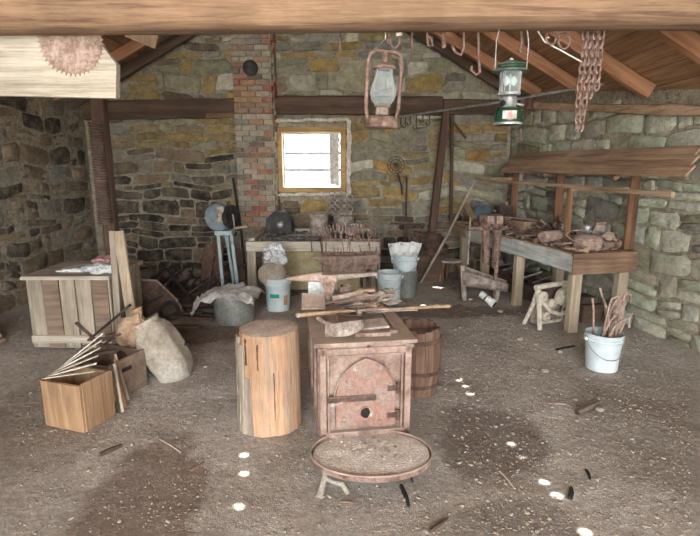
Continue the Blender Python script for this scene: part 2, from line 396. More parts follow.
# back wall with window opening
outer = [(-3.95, -.05), (2.35, -.05), (2.35, zr(2.35)-.02), (-.598, zr(-.598)-.02), (-3.95, zr(-3.95)-.02)]
hole = [(WX0, WZ0), (WX1, WZ0), (WX1, WZ1), (WX0, WZ1)]
poly_obj('wall_back', outer, [hole], lambda a, b: (a, YB+.245, b), .42, 'mortar')
pal = {'ochre': ['927d50', 'a58a54', 'ab9058', '9a845a'], 'grey': ['7b776c', '8a867a', '928d80', '7e7f79'],
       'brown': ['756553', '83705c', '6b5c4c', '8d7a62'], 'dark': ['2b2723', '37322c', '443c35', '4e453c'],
       'green': ['87866c', '959277', '918f79', 'a09b83'], 'pale': ['b0ac99', 'bcb9a8', 'b6af97', 'c2beae'], 'orange': ['a87f46', 'b08850'],
       'lime': ['aeb69f', 'bcc0ad', 'c4c6b6', 'b2b7a3']}
def stones(name, intervals, vmax, to3, colf, dmin=.012, dmax=.045, seed=1, hr=(.07, .25), wr=(.12, .62), v0=-.03):
    rnd = random.Random(seed); mb = MB(); v = v0
    while v < vmax:
        h = rnd.uniform(*hr)
        for (a, b) in intervals(v+h*.5, h):
            u = a
            while u < b-.04:
                w = rnd.uniform(*wr)
                if b-u-w < .12: w = b-u
                split = rnd.random() < .22 and h > .15
                parts = [(v, h)] if not split else [(v, h*.48), (v+h*.5, h*.5)]
                for (pv, ph) in parts:
                    cx, cz = u+w/2, pv+ph/2; g = .004; hw, hh = w/2-g, ph/2-g
                    dep = rnd.uniform(dmin, dmax); colname = colf(cx, cz, rnd)
                    c = srgb(rnd.choice(pal[colname])); k = rnd.uniform(.82, 1.15); c = tuple(x*k for x in c)
                    n = 14; ring = []
                    sk = rnd.uniform(-.03, .03)
                    for i in range(n):
                        an = 2*PI*(i+.5)/n; ca, sa = math.cos(an), math.sin(an)
                        e = .38
                        x = hw*math.copysign(abs(ca)**e, ca); z = hh*math.copysign(abs(sa)**e, sa)
                        z += sk*(x/hw if hw > .01 else 0)*.5
                        ring.append((x*(1+rnd.uniform(-.13, .04)), z*(1+rnd.uniform(-.24, .07))))
                    vs = []
                    for (sc, d) in ((1.0, -.04), (1.0, dep*.55), (.86, dep*.95)):
                        for (x, z) in ring:
                            X, Z = cx+x*sc, cz+z*sc
                            X += .02*noise.noise(Vector((X*3, Z*3, 7))); Z += .07*noise.noise(Vector((X*1.6, Z*1.9, seed)))
                            vs.append(to3(X, Z, d+(rnd.uniform(-.008, .008) if sc < 1 else 0)))
                    X = cx; Z = cz+.07*noise.noise(Vector((cx*1.6, cz*1.9, seed)))
                    vs.append(to3(X, Z, dep*1.05+rnd.uniform(-.004, .01)))
                    fs = []
                    for L in range(2):
                        for i in range(n):
                            j = (i+1) % n; fs.append((L*n+i, L*n+j, (L+1)*n+j, (L+1)*n+i))
                    for i in range(n): fs.append((2*n+i, 2*n+(i+1) % n, 3*n))
                    mb.add(vs, fs, c)
                u += w
        v += h
    return mb
def sub(iv, a, b):
    out = []
    for (x, y) in iv:
        if b <= x or a >= y: out.append((x, y)); continue
        if a > x+.05: out.append((x, a))
        if b < y-.05: out.append((b, y))
    return out
def back_iv(v, h):
    x0 = -3.75; x1 = 2.3; t = v+h*.5+.07
    if t > 2.5: x0 = max(x0, (t-4.676)/.55); x1 = min(x1, (4.0-t)/.58)
    if x1 <= x0+.1: return []
    iv = [(x0, x1)]
    if v+h*.35 > WZ0-.02 and v-h*.35 < WZ1+.05: iv = sub(iv, WX0-.03, WX1+.02)
    return iv
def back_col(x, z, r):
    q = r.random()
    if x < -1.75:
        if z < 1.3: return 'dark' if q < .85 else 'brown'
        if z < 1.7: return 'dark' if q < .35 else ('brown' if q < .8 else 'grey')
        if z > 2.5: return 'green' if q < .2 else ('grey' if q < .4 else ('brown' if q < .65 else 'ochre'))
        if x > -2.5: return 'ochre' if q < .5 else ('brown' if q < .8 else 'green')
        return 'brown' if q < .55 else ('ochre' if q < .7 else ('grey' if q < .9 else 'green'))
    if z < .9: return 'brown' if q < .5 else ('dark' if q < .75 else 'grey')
    if z > 2.55: return 'ochre' if q < .32 else ('pale' if q < .55 else ('green' if q < .65 else ('grey' if q < .9 else 'brown')))
    if x > .1: return 'ochre' if q < .27 else ('grey' if q < .52 else ('green' if q < .72 else ('pale' if q < .9 else 'orange')))
    return 'ochre' if q < .4 else ('brown' if q < .7 else 'grey')
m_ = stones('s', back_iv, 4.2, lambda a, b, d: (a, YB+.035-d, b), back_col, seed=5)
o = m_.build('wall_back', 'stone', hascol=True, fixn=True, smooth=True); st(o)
# right wall (two runs: slanting, then straight)
def quadwall(name, p0, p1, mat='mortar', t=.4):
    mb = MB(); n = 12
    d = (Vector(p1)-Vector(p0)).normalized(); nn = Vector((d.y, -d.x))
    vs = []
    for i in range(n+1):
        p = Vector(p0).lerp(Vector(p1), i/n)
        for q in (p, p+nn*t):
            z = zr(q.x)-.02; vs += [(q.x, q.y, -.05), (q.x, q.y, z)]
    fs = []
    for i in range(n):
        a = i*4; b = a+4
        fs += [(a, b, b+1, a+1), (a+2, a+3, b+3, b+2), (a+1, b+1, b+3, a+3), (a, a+2, b+2, b)]
    fs += [(0, 1, 3, 2), (n*4, n*4+2, n*4+3, n*4+1)]
    mb.add(vs, fs); return st(mb.build(name, mat))
quadwall('wall_right', (wall_r(YB)+.05, YB+.1), (wall_r(3.3)+.05, 3.3), t=-.4)
quadwall('wall_right', (3.245, 3.3), (3.245, -3.5), t=-.4)
def right_col(x, z, r):
    q = r.random()
    return 'lime' if q < .6 else ('pale' if q < .8 else ('green' if q < .93 else 'grey'))
L1 = math.hypot(4.2, 4.2*.213); dR = Vector((.213, -1)).normalized()
def r_to(a, b, d): return (wall_r(YB)+.06+dR.x*a-.978*d, YB+dR.y*a-.208*d, b)
m_ = stones('s', lambda v, h: [(0.0, L1)] if v+h*.5 < 2.0 else [(0, min(L1, max(.2, ((4.0-(v+h*.5+.08))/.58-2.35)/dR.x)))], 2.52, r_to, right_col, seed=9)
st(m_.build('wall_right', 'stone', hascol=True, smooth=True))
m_ = stones('s', lambda v, h: [(-.95, 3.3)], 1.95, lambda a, b, d: (3.25-d, a, b), right_col, seed=12)
st(m_.build('wall_right', 'stone', hascol=True, smooth=True))
quadwall('wall_left', (-3.85, -3.5), (-3.85, YB+.1), t=-.01)
mb = MB(); mb.box((-4.05, 2.05, 1.22), (.38, 11.1, 2.5)); st(mb.build('wall_left', 'mortar'))
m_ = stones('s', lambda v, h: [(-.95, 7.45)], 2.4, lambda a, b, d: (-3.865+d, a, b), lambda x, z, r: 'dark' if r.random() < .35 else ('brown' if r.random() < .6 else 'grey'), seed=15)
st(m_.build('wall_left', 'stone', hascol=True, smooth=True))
# front wall behind the camera; unseen doorway enlarged and set back to even the light
DX0, DX1, DZ = -2.6, 3.0, 2.15
poly_obj('wall_front', [(-4.05, -.05), (3.4, -.05), (3.4, zr(3.4)-.02), (-.598, zr(-.598)-.02), (-4.05, zr(-4.05)-.02)],
         [[(DX0, .0), (DX1, .0), (DX1, DZ), (-.2, zr(-.2)-.25), (-1.0, zr(-1.0)-.25), (DX0, zr(DX0)-.25)]], lambda a, b: (a, -3.5, b), .2, 'mortar')
# roof with the nail holes the sun comes through
S = Vector((.36, -.1, .93)).normalized()
spots = [(245, 455, 1), (245, 473, 1), (240, 507, 1), (460, 380, .9), (466, 386, .9), (471, 394, 1), (551, 417, 1), (513, 443, 1), (523, 455, 1.1),
         (546, 481, 1.1), (559, 494, 1.2), (587, 531, 1.2), (438, 287, 3.2), (424, 305, 1.6), (438, 305, 1.2)]
holes = []; HY = []
for (px, py, k) in spots:
    f = G(px, py); t = (4.0-.58*f.x)/(S.z+.58*S.x); h = f+S*t; HY.append(round(h.y, 2))
    r = .021*k; holes.append([(h.x+r*.9*math.cos(a*PI/5), h.y+r*(.9 if k < 2 else .5)*math.sin(a*PI/5)) for a in range(10)])
print('HOLE_Y', sorted(HY))
poly_obj('ceiling', [(-.598, -3.8), (3.75, -3.8), (3.75, 8.0), (-.598, 8.0)], holes, lambda a, b: (a, b, 4.0-.58*a+.012), .02, 'roof', 0)
poly_obj('ceiling', [(-4.5, -3.8), (-.598, -3.8), (-.598, 8.0), (-4.5, 8.0)], [], lambda a, b: (a, b, 4.676+.55*a+.012), .02, 'roof', 0)
# rafters
k = 1
for Y in (7.35, 6.78, 5.85, 4.95, 3.9, 3.35, 2.3, 1.05, .1, -.8, -1.8, -2.8):
    for sgn in (1, -1):
        xe = min(wall_r(Y), 3.2)-.02 if sgn > 0 else -3.84
        mb = MB(); a = Vector((-.598+sgn*.02, Y, zr(-.598+sgn*.02)-.09)); b = Vector((xe, Y, zr(xe)-.085))
        d = b-a; L = d.length; mb.beam((0, 0, 0), (L, 0, 0), .09, .13, jit=.004, seg=8)
        if abs(Y-3.9) < .01 and sgn > 0: pass
        o = mb.build('trim_%d' % k, 'rafter' if Y < 7 else 'timber_dark'); o.location = a
        o.rotation_euler = Vector((1, 0, 0)).rotation_difference(d).to_euler(); st(o); k += 1
mb = MB().beam((-.598, -3.4, zr(-.598)-.19), (-.598, 7.4, zr(-.598)-.19), .05, .22); st(mb.build('trim_%d' % k, 'brown_y')); k += 1
# eave plates
mb = MB().beam((wall_r(7.4)-.02, 7.4, zr(wall_r(7.4))-.22), (wall_r(3.4)-.02, 3.4, zr(wall_r(3.4))-.24), .14, .09, jit=.006, seg=10)
st(mb.build('trim_%d' % k, 'brown_y')); k += 1
# hewn tie beam
mb = MB(); vs = []; fs = []; n = 60; ring = 14
for i in range(n+1):
    x = -3.85+6.5*i/n
    for j in range(ring):
        an = 2*PI*(j+.5)/ring; ca, sa = math.cos(an), math.sin(an); e = .5
        y = .128*math.copysign(abs(ca)**e, ca); z = .15*math.copysign(abs(sa)**e, sa)
        w = 1+.05*noise.noise(Vector((x*1.2, j*.9, 0)))+.02*noise.noise(Vector((x*5, j, 4)))
        vs.append((x, 2.775+y*w, 2.432+z*w+.012*math.sin(x*.9)))
for i in range(n):
    for j in range(ring): fs.append((i*ring+j, i*ring+(j+1) % ring, (i+1)*ring+(j+1) % ring, (i+1)*ring+j))
fs += [tuple(range(ring)), tuple(n*ring+j for j in range(ring))]
mb.add(vs, fs); st(mb.build('trim_%d' % k, 'beam', smooth=True)); k += 1
# timbers let into the back wall
for (xa, xb, za, zb, hh) in ((-3.8, at(235, 110, 7.4).x, 2.36, 2.40, .26), (at(273, 100, 7.4).x, at(443, 100, 7.4).x, 2.44, 2.43, .25),
                             (at(443, 100, 7.4).x+.01, 2.28, 2.42, 2.40, .2)):
    mb = MB().beam((xa, 7.44, za), (xb, 7.44, zb), .14, hh, jit=.008, seg=14); st(mb.build('trim_%d' % k, 'timber_dark', origin=(xa, 7.44, za))); k += 1
mb = MB().beam((at(205, 110, 7.3).x, 7.345, at(205, 115, 7.3).z), (at(234, 110, 7.3).x, 7.345, at(234, 115, 7.3).z), .03, .07)
st(mb.build('trim_%d' % k, 'brown_x', origin='auto')); k += 1
# post and brace at the far end of the bench
pa = at(433, 222, 7.2); pb = at(446, 112, 7.25)
dd = (pb-pa)/(pb.z-pa.z); p0 = pa-dd*pa.z
mb = MB().beam(p0+Vector((0, 0, 0)), pb, .1, .11, jit=.004, seg=8, up=(0, 1, 0)); st(mb.build('trim_%d' % k, 'timber_dark_z', origin=p0)); k += 1
mb = MB().beam(at(451, 225, 7.3), at(452, 115, 7.35), .045, .05, up=(0, 1, 0)); st(mb.build('trim_%d' % k, 'timber_dark_z', origin='auto')); k += 1
mb = MB().beam(at(451, 120, 7.28), at(466, 138, 7.32), .02, .03); st(mb.build('trim_%d' % k, 'timber_dark_z', origin='auto')); k += 1
# dark post by the left edge
# ------------------------------------------------------------------ chimney
ch = thing('brick_chimney', 'whitewashed red brick chimney left of the window, with a round metal cover', 'chimney', (0, 0, 0))
cx0, cx1, cy = at(236, 150, 7.15).x, at(274, 150, 7.15).x, 7.15
mb = MB(); mb.box(((cx0+cx1)/2, cy+.2, 2.1), (cx1-cx0-.02, .36, 4.2+.04)); mb.build('chimney_core', 'mortar', ch)
mb = MB(); rb = random.Random(3); z = 0; row = 0
bc = ['97594a', 'a2685a', '8f6256', 'a98268', '8c7266', '9d9587', 'a89f91', '8a8780', '978d80', 'a99e8d', '6f635b', 'a66a50']
while z < 4.22:
    x = cx0-(.0 if row % 2 else .1)
    while x < cx1-.01:
        a, b_ = max(x, cx0), min(x+.2, cx1)
        if b_-a > .03:
            q = noise.noise(Vector((x*2, z*1.3, 2))); pool = bc[:4]+bc[4:11] if q > .1 else bc[3:11]
            cc = srgb(rb.choice(pool)); mb.box(((a+b_)/2, cy+.03+rb.uniform(-.006, .006), z+.035), (b_-a-.012, .1, .062), jit=.003, col=cc)
        x += .2
    y = cy+.08+(.1 if row % 2 else 0)
    while y < 7.45:
        cc = srgb(rb.choice(bc)); mb.box((cx1-.035, y+.09, z+.035), (.1, .18, .062), jit=.003, col=cc)
        mb.box((cx0+.035, y+.09, z+.035), (.1, .18, .062), jit=.003, col=cc); y += .2
    z += .074; row += 1
mb.build('brickwork', 'brick', ch, hascol=True)
pc = at(250.5, 68, cy-.03)
R90 = Rm(PI/2)
MB().lathe([(0, -.01), (.1, -.01), (.1, .03), (.085, .04), (0, .04)], pc, R90, 28).build('flue_cover', 'blue_d' if 'blue_d' in MT else 'black_iron', ch, smooth=True)
# ------------------------------------------------------------------ window
def rect_ring(mb, x0, x1, z0, z1, w, y, t, sides='LRTB', jit=.003, wr=None):
    wr = wr or w
    if 'T' in sides: mb.box(((x0+x1)/2, y, z1-w/2), (x1-x0, t, w), jit=jit)
    if 'B' in sides: mb.box(((x0+x1)/2, y, z0+w/2), (x1-x0, t, w), jit=jit)
    if 'L' in sides: mb.box((x0+w/2, y, (z0+z1)/2), (w, t, z1-z0-2*w), jit=jit)
    if 'R' in sides: mb.box((x1-wr/2, y, (z0+z1)/2), (wr, t, z1-z0-2*w), jit=jit)
    return mb
fx0, fx1 = at(277, 150, 7.42).x, at(345, 150, 7.42).x
fz0, fz1 = at(300, 192, 7.42).z, at(300, 127, 7.42).z
win = st(rect_ring(MB(), fx0, fx1, fz0, fz1, .07, 7.45, .1).build('window_1', 'frame_wood', bevel=.004))
o = rect_ring(MB(), fx0+.085, fx1-.085, fz0+.085, fz1-.085, .02, 7.46, .04).build('sash', 'white_paint', win)
MB().box(((fx0+fx1)/2, 7.47, (fz0+fz1)/2), (fx1-fx0-.2, .006, fz1-fz0-.2)).build('window_pane', 'pane', win)
# brick lined reveal strip right of the sash, its window glow painted white, and the ragged white surround
tm = st(MB().box((fx1-.16, 7.445, (fz0+fz1)/2), (.12, .05, fz1-fz0-.22), jit=.006)  .build('trim_%d' % k, 'white_paint')); k += 1
pts = []
def ragged(p, q, w, y, name, nseg=16):
    global k
    p, q = Vector((p[0], y, p[1])), Vector((q[0], y, q[1])); r = random.Random(nseg)
    pt = [p.lerp(q, i/nseg)+Vector((r.uniform(-.008, .008), 0, r.uniform(-.01, .01))) for i in range(nseg+1)]
    st(MB().tube(pt, [w*r.uniform(.6, 1.3) for _ in pt], 6).build('trim_%d' % k, 'white_paint', origin='auto')); k += 1
ragged((fx0-.03, fz1+.085), (fx1+.07, fz1+.1), .025, 7.39, 't')
ragged((fx1+.05, fz0-.02), (fx1+.06, fz1+.08), .035, 7.39, 'r', 17)
ragged((fx0-.06, fz0-.035), (fx1+.09, fz0-.03), .028, 7.38, 'b', 18)
ragged((fx0-.03, fz0-.06), (fx0-.02, fz0+.25), .012, 7.38, 'l', 9)
hk = [at(331+3*math.cos(a)*1.0+6, 143+6*math.sin(a), 7.392) for a in [x*.35-1.6 for x in range(10)]]
one('cable_loop', MB().tube(hk, .008, 6), 'white_paint', 'white cable loop hanging at the upper right corner of the window', 'cable')
# outdoors seen through window and doorway
st(MB().box((0, 3, -.12), (60, 60, .1)).build('ground', M_noise('pale_ground', ['b5b3a6', 'cfcdc2', 'dddbd0'], .6)))
for i, zz in enumerate((at(300, 153, 9).z, at(300, 170, 9).z)):
    one('fence_rail', MB().beam((-3, 9.2, zz), (2, 9.2, zz), .04, .05, jit=.004, seg=8), 'black_iron',
        ['upper pale fence rail outside the window', 'lower pale fence rail outside the window'][i], 'fence rail', group='fence rails outside the window')
for x in (-2.9, 1.9):
    one('fence_post', MB().beam((x, 9.25, -.07), (x, 9.25, 2.0), .08, .08), 'grey_z', 'fence post outside at the %s end of the rails' % ('left' if x < 0 else 'right'), 'post', group='fence posts')
# ------------------------------------------------------------------ cast iron stove
SR = math.radians(8.5)
fm = (G(316, 345, .667)+G(414, 341, .667))/2
stv = thing('box_stove', 'rusty cast iron box stove with arched door, in the middle of the shed', 'stove', (fm.x+.0, fm.y, 0), SR)
SW, SL = .245, .86
# local frame: x right, y back, z up ; front face at y = 0
def stl(x, y, z):  # local -> world
    c, s = math.cos(SR), math.sin(SR); return Vector((fm.x+c*x-s*y, fm.y+s*x+c*y, z))
mb = MB(); mb.box((0, SL/2, .39), (2*SW, SL-.02, .55)); 
for x in (-1, 1):
    for y in (.03, .30, .58, SL-.05): mb.box((x*(SW+.004), y, .39), (.018, .03, .54))
    mb.box((x*(SW+.006), SL/2, .15), (.02, SL-.04, .04)); mb.box((x*(SW+.006), SL/2, .6), (.02, SL-.04, .03))
mb.build('stove_body', 'stove', stv, bevel=.004)
mb = MB(); mb.box((0, SL/2-.005, .672), (2*SW+.07, SL+.05, .022)); mb.box((0, SL/2, .65), (2*SW+.03, SL+.02, .022))
mb.build('top_plate', 'stove', stv, bevel=.005)
mb = MB()
mb.box((0, .10, .69), (.42, .03, .018)); mb.box((-.2, .3, .69), (.025, .43, .018)); mb.box((.2, .3, .69), (.025, .43, .018)); mb.box((0, .5, .69), (.42, .03, .018))
mb.build('lid_frame', 'stove', stv, bevel=.004)
MB().box((.03, .2, .69), (.24, .1, .02)).build('lid', 'rust', stv, bevel=.004)
mb = MB(); y = -.008
for x in (-1, 1):
    mb.box((x*(SW-.012), y, .39), (.035, .03, .53)); mb.box((x*(SW-.042), y+.006, .39), (.012, .02, .5))
mb.box((0, y, .63), (2*SW, .03, .035)); mb.box((0, y, .145), (2*SW, .03, .04)); mb.box((0, y+.006, .6), (2*SW-.06, .02, .012))
mb.build('front_frame', 'stove', stv, bevel=.003)
for x in (-1, 1):
    MB().blob((x*(SW+.004), -.025, .645), (.014,)*3, 0, sub=2).build('knob', 'rust', stv, smooth=True)
for (x, y) in ((-1, .06), (1, .06), (-1, SL-.08), (1, SL-.08)):
    MB().lathe([(.035, 0), (.022, .02), (.018, .07), (.035, .12)], (x*(SW-.04), y, .0), n=12).build('leg', 'rust_dark', stv, smooth=True)
# door with pointed arch
def arch(w, z0, zs, za, n=10, grow=0):
    pts = [(-w-grow, z0-grow)]
    R = ((za-zs)**2+w*w)/(2*w)
    for i in range(n+1):
        a = (1-i/n)*0+i/n; ang = a*math.acos((R-w)/R)
        pts.append((-w+R-(R+grow)*math.cos(ang), zs+(R+grow)*math.sin(ang)))
    r = [(-x, z) for x, z in pts[::-1]][1:]
    return pts+r
dr = MB(); dr.box((-.005, -.012, .275), (.37, .02, .17)); dr.prism(arch(.165, .35, .36, .585), .02, (0.0, -.012, 0)).build('door', 'stove_red', stv, bevel=.002) if False else None
dr = MB(); dr.prism(arch(.165, .19, .36, .585), .022, (0, -.012, 0)); door = dr.build('door', 'stove_red', stv, bevel=.003)
ap = arch(.172, .36, .36, .585, 12)[1:-1]
MB().tube([(x, -.022, z) for x, z in ap], .0045, 6).build('arch_moulding', 'stove', door)
mb = MB(); r = random.Random(4)
for i in range(70):        # cast scrollwork
    z = r.uniform(.375, .55); wmax = .165*math.sqrt(max(0, 1-((z-.36)/.225)**1.7))-.02
    if wmax <= 0: continue
    x = r.uniform(-wmax, wmax); a0 = r.uniform(0, 6.3); rr = r.uniform(.006, .013)
    mb.tube([(x+rr*(1-t/9)*math.cos(a0+t*.7), -.024, z+rr*(1-t/9)*math.sin(a0+t*.7)) for t in range(8)], .0022, 4)
mb.build('scrollwork', 'dust_iron', door)
mb = MB(); mb.box((-.085, -.03, .365), (.25, .016, .032)); mb.lathe([(.016, 0), (.016, .018)], (.04, -.022, .365), R90, 14); mb.build('latch_bar', 'rust_dark', door, bevel=.003)
mb = MB(); mb.blob((-.185, -.05, .345), (.018, .014, .014), 0, sub=2); mb.beam((-.185, -.045, .345), (-.13, -.035, .35), .014, .012); mb.build('latch_knob', 'dust_iron', door, smooth=True)
mb = MB(); mb.lathe([(.0, 0), (.031, 0), (.031, .004), (0, .004)], (.0, -.0235, .275), R90, 24); mb.build('draft_hole', 'black_void', door)
MB().torus((0, -.026, .275), .034, .005, R90, 24, 6).build('draft_ring', 'stove_red', door, smooth=True)
MB().prism([(.0, -.03), (.02, -.022), (.03, 0), (.022, .02), (.004, .03), (.014, 0)], .006, (.01, -.028, .275)).build('draft_slide', 'dust_iron', door)
for z in (.41, .25):
    mb = MB(); mb.lathe([(.011, -.03), (.011, .03)], (.178, -.03, z), n=10); mb.box((.15, -.026, z), (.06, .006, .03)); mb.build('hinge', 'rust_dark', door)
mb = MB()
for (x, z) in ((-.12, .24), (-.06, .21), (.08, .21), (.13, .24), (.07, .335), (-.05, .335)):
    mb.torus((x, -.024, z), .015, .003, R90, 12, 5)
mb.build('ornament', 'stove_red', door)
mb = MB(); mb.blob((.012, -.03, .66), (.012, .01, .01), .1, sub=1); mb.build('bolt', 'rust_dark', stv)
# ash pan in front
pan = thing('ash_pan', 'round rimmed rusty ash pan full of ash before the stove door', 'pan', (0.11, 2.345, 0.02))
prof = [(0, .095), (.30, .095), (.315, .10), (.318, .128), (.31, .13), (.305, .105), (0, .102)]
MB().lathe(prof, (0, 0, 0), n=48, sy=.7).build('tray', 'rust', pan, smooth=True)
MB().torus((0, 0, .13), .314, .006, None, 48, 6, 1, .7).build('rim', 'stove', pan, smooth=True)
mb = MB(); mb.beam((-.23, -.06, .1), (-.225, -.075, .07), .02, .02); mb.tube([(-.235, -.1, .1), (-.235, -.12, .06), (-.255, -.15, 0.0), (-.265, -.17, -.014)], [.016, .014, .018, .018], 8)
mb.tube([(-.235, -.12, .06), (-.2, -.13, .045), (-.15, -.13, .03), (-.12, -.15, -.01)], [.012, .01, .014, .012], 8); mb.tube([(-.15, -.13, .03), (-.14, -.09, -.012)], .008, 6)
mb.build('foot', 'sand', pan, smooth=True)
MB().lathe([(.02, -.02), (.014, .05), (.02, .097)], (.2, .08, 0), n=10).build('foot', 'rust_dark', pan)
MB().lathe([(.02, -.02), (.014, .05), (.02, .097)], (-.2, .1, 0), n=10).build('foot', 'rust_dark', pan)
mb = MB(); vs = []; fs = []; n = 40
for j in range(13):
    for i in range(n):
        a = 2*PI*i/n; rr = .3*j/12; x, y = rr*math.cos(a), rr*.7*math.sin(a)
        vs.append((x, y, .116+.012*(1-(j/12)**2)+.012*noise.noise(Vector((x*14, y*14, 1)))*(1-j/13)+(.012*max(0, x)*3)))
for j in range(12):
    for i in range(n): fs.append((j*n+i, j*n+(i+1) % n, (j+1)*n+(i+1) % n, (j+1)*n+i))
mb.add(vs, fs); r = random.Random(8)
for i in range(70):
    a = r.uniform(0, 6.28); q = math.sqrt(r.random())*.27; s = r.uniform(.002, .006)
    mb.blob((q*math.cos(a), q*.66*math.sin(a), .13), (s, s*.8, s*.7), .3, sub=1, seed=i)
one('ash', mb, 'ash', 'pale grey ash and cinders heaped in the round pan', 'ash', kind='stuff', origin=(0, 0, 0)).location = (0.11, 2.345, 0.02)
r = random.Random(2)
for i in range(9):
    q = G(360+r.uniform(-20, 38), 445+r.uniform(-6, 16), .13)
    one('cinder', MB().blob((q.x, q.y, .156), (.009, .008, .007), .35, sub=1, seed=i), 'coal', 'small dark cinder lying on the pale ash in the pan', 'cinder', 'dark cinders on the ash')
# ------------------------------------------------------------------ stump
sx, sy = -.5, 2.93
mb = MB(); vs = []; fs = []; n = 64; H = .625
for j in range(13):
    z = H*j/12
    for i in range(n):
        a = 2*PI*i/n; rr = .182+.012*(1-j/12)**2+.008*noise.noise(Vector((math.cos(a)*2, math.sin(a)*2, z*.8)))+.004*noise.noise(Vector((math.cos(a)*9, math.sin(a)*9, z*1.5)))
        if j == 12: rr -= .008
        vs.append((rr*math.cos(a), rr*math.sin(a), z+(.006*noise.noise(Vector((a, 0, 0))) if j == 12 else 0)))
for j in range(12):
    for i in range(n): fs.append((j*n+i, j*n+(i+1) % n, (j+1)*n+(i+1) % n, (j+1)*n+i))
mb.add(vs, fs); stp = thing('log_stump', 'upright barkless log used as a chopping block, left of the stove', 'stump', (sx, sy, 0))
mb.build('log', 'stump', stp, smooth=True)
mb = MB(); vs = [(0, 0, H+.004)]; fs = []
for q in (.4, .8, 1):
    for i in range(n):
        a = 2*PI*i/n; rr = q*(.176+.008*noise.noise(Vector((math.cos(a)*2, math.sin(a)*2, .5)))); vs.append((rr*math.cos(a), rr*math.sin(a), H+.004+.005*noise.noise(Vector((rr*math.cos(a)*14, rr*math.sin(a)*14, 0)))*(q < 1)-(.006 if q == 1 else 0)))
for i in range(n): fs.append((0, 1+i, 1+(i+1) % n))
for L in range(2):
    for i in range(n): fs.append((1+L*n+i, 1+L*n+(i+1) % n, 1+(L+1)*n+(i+1) % n, 1+(L+1)*n+i))
mb.add(vs, fs); mb.build('cut_end', 'stump_top', stp, smooth=True)
mb = MB(); r = random.Random(5)
for (a, zt, wd) in ((3.55, .6, .09), (3.85, .56, .07), (3.3, .44, .08), (4.12, .36, .07), (3.7, .3, .12)):
    c = Vector((math.cos(a), math.sin(a), 0)); mb.beam(c*.197+Vector((0, 0, .0)), c*.188+Vector((0, 0, zt)), wd, .018, jit=.004, seg=7, w1=wd*.5, up=c)
mb.build('loose_bark', 'bark', stp)
mb = MB(); c = Vector((math.cos(4.35), math.sin(4.35), 0))
for (a, z0, z1, w_) in ((4.05, .44, .6, .018), (4.5, .42, .58, .008), (5.0, .1, .4, .004)):
    c = Vector((math.cos(a), math.sin(a), 0)); mb.beam(c*.184+Vector((0, 0, z0)), c*.181+Vector((0, 0, z1)), w_, .012, jit=.002, seg=6, up=c)
mb.build('crack', 'timber_dark_z', stp)
# ------------------------------------------------------------------ keg behind the stove
bx, by = G(418, 327, .47).x, G(418, 327, .47).y
keg = thing('wooden_keg', 'open brown wooden keg with iron hoops, right of the stove', 'keg', (bx, by, 0))
nst = 16; Hk = .47
for i in range(nst):
    a = 2*PI*i/nst; mb = MB(); vs = []; fs = []
    for j in range(7):
        t = j/6; rr = .145+.018*math.sin(PI*t)+.012*t; z = Hk*t+(.008*((i*7) % 3) if j == 6 else 0)
        for (da, dr_) in ((-.5, 0), (.5, 0), (.5, -.016), (-.5, -.016)):
            an = a+da*(2*PI/nst)*.96; vs.append(((rr+dr_)*math.cos(an), (rr+dr_)*math.sin(an), z))
    for j in range(6):
        for q in range(4): fs.append((j*4+q, j*4+(q+1) % 4, j*4+4+(q+1) % 4, j*4+4+q))
    fs += [(3, 2, 1, 0), (24, 25, 26, 27)]; mb.add(vs, fs); mb.build('stave', 'barrel', keg)
for z, rr in ((.07, .155), (.17, .167), (.4, .17)): MB().lathe([(rr-.003, z-.014), (rr+.002, z-.014), (rr+.002, z+.014), (rr-.003, z+.014)], n=32).build('hoop', 'rust_dark', keg, smooth=True)
MB().lathe([(0, .02), (.14, .02), (.14, .04), (0, .04)], n=24).build('bottom', 'barrel', keg)
# ------------------------------------------------------------------ iron heaped on the stove
TZ = .684
q = G(329, 305, TZ)
anv = thing('stake_anvil', 'dusty stake anvil with two long horns at the back of the stove top', 'anvil', (q.x, q.y+.02, TZ), .05)
mb = MB(); mb.beam((0, 0, .0), (0, 0, .16), .035, .035, w1=.09, h1=.08); mb.box((0, 0, .165), (.1, .09, .045)); mb.build('shank', 'rust_pink', anv, bevel=.006); anv.scale = (1.08, 1.0, 1.12)
MB().tube([(-.04, 0, .168), (-.12, 0, .166), (-.22, 0, .160), (-.27, 0, .157)], [.03, .026, .014, .004], 14).build('round_horn', 'rust_pink', anv, smooth=True)
MB().beam((.04, 0, .17), (.3, .05, .175), .07, .035, w1=.04, h1=.02).build('flat_horn', 'dust_iron', anv, bevel=.004)
MB().box((0, 0, .002), (.11, .1, .02)).build('base', 'rust_dark', anv, bevel=.004)
tz = TZ+.012
q = G(313, 309, tz)
one('wood_slab', MB().box((q.x, q.y+.06, tz+.035), (.15, .14, .012), Rm(.5, .05, .1), jit=.004), 'rust_pink', 'pinkish tan wooden slab tilted on the back left corner of the stove top', 'board')
q = G(314, 300, tz); one('white_tin', MB().box((q.x+.01, q.y+.13, tz+.055), (.12, .05, .11), Rm(0, 0, .1)), 'white_tin', 'whitish tin box standing behind the tan slab on the stove', 'tin', bevel=.006)
a = G(301, 315, TZ+.05); b = G(350, 311, TZ+.055); c_ = G(450, 306, .72)
tg = thing('long_handled_tool', 'long rod with pale wooden grip lying across the stove top towards the keg', 'tool', a)
MB().tube([(0, 0, 0), (b-a)*.5+Vector((0, 0, .003)), b-a], [.014, .011, .012], 10).build('wooden_grip', 'tan_z', tg, smooth=True)
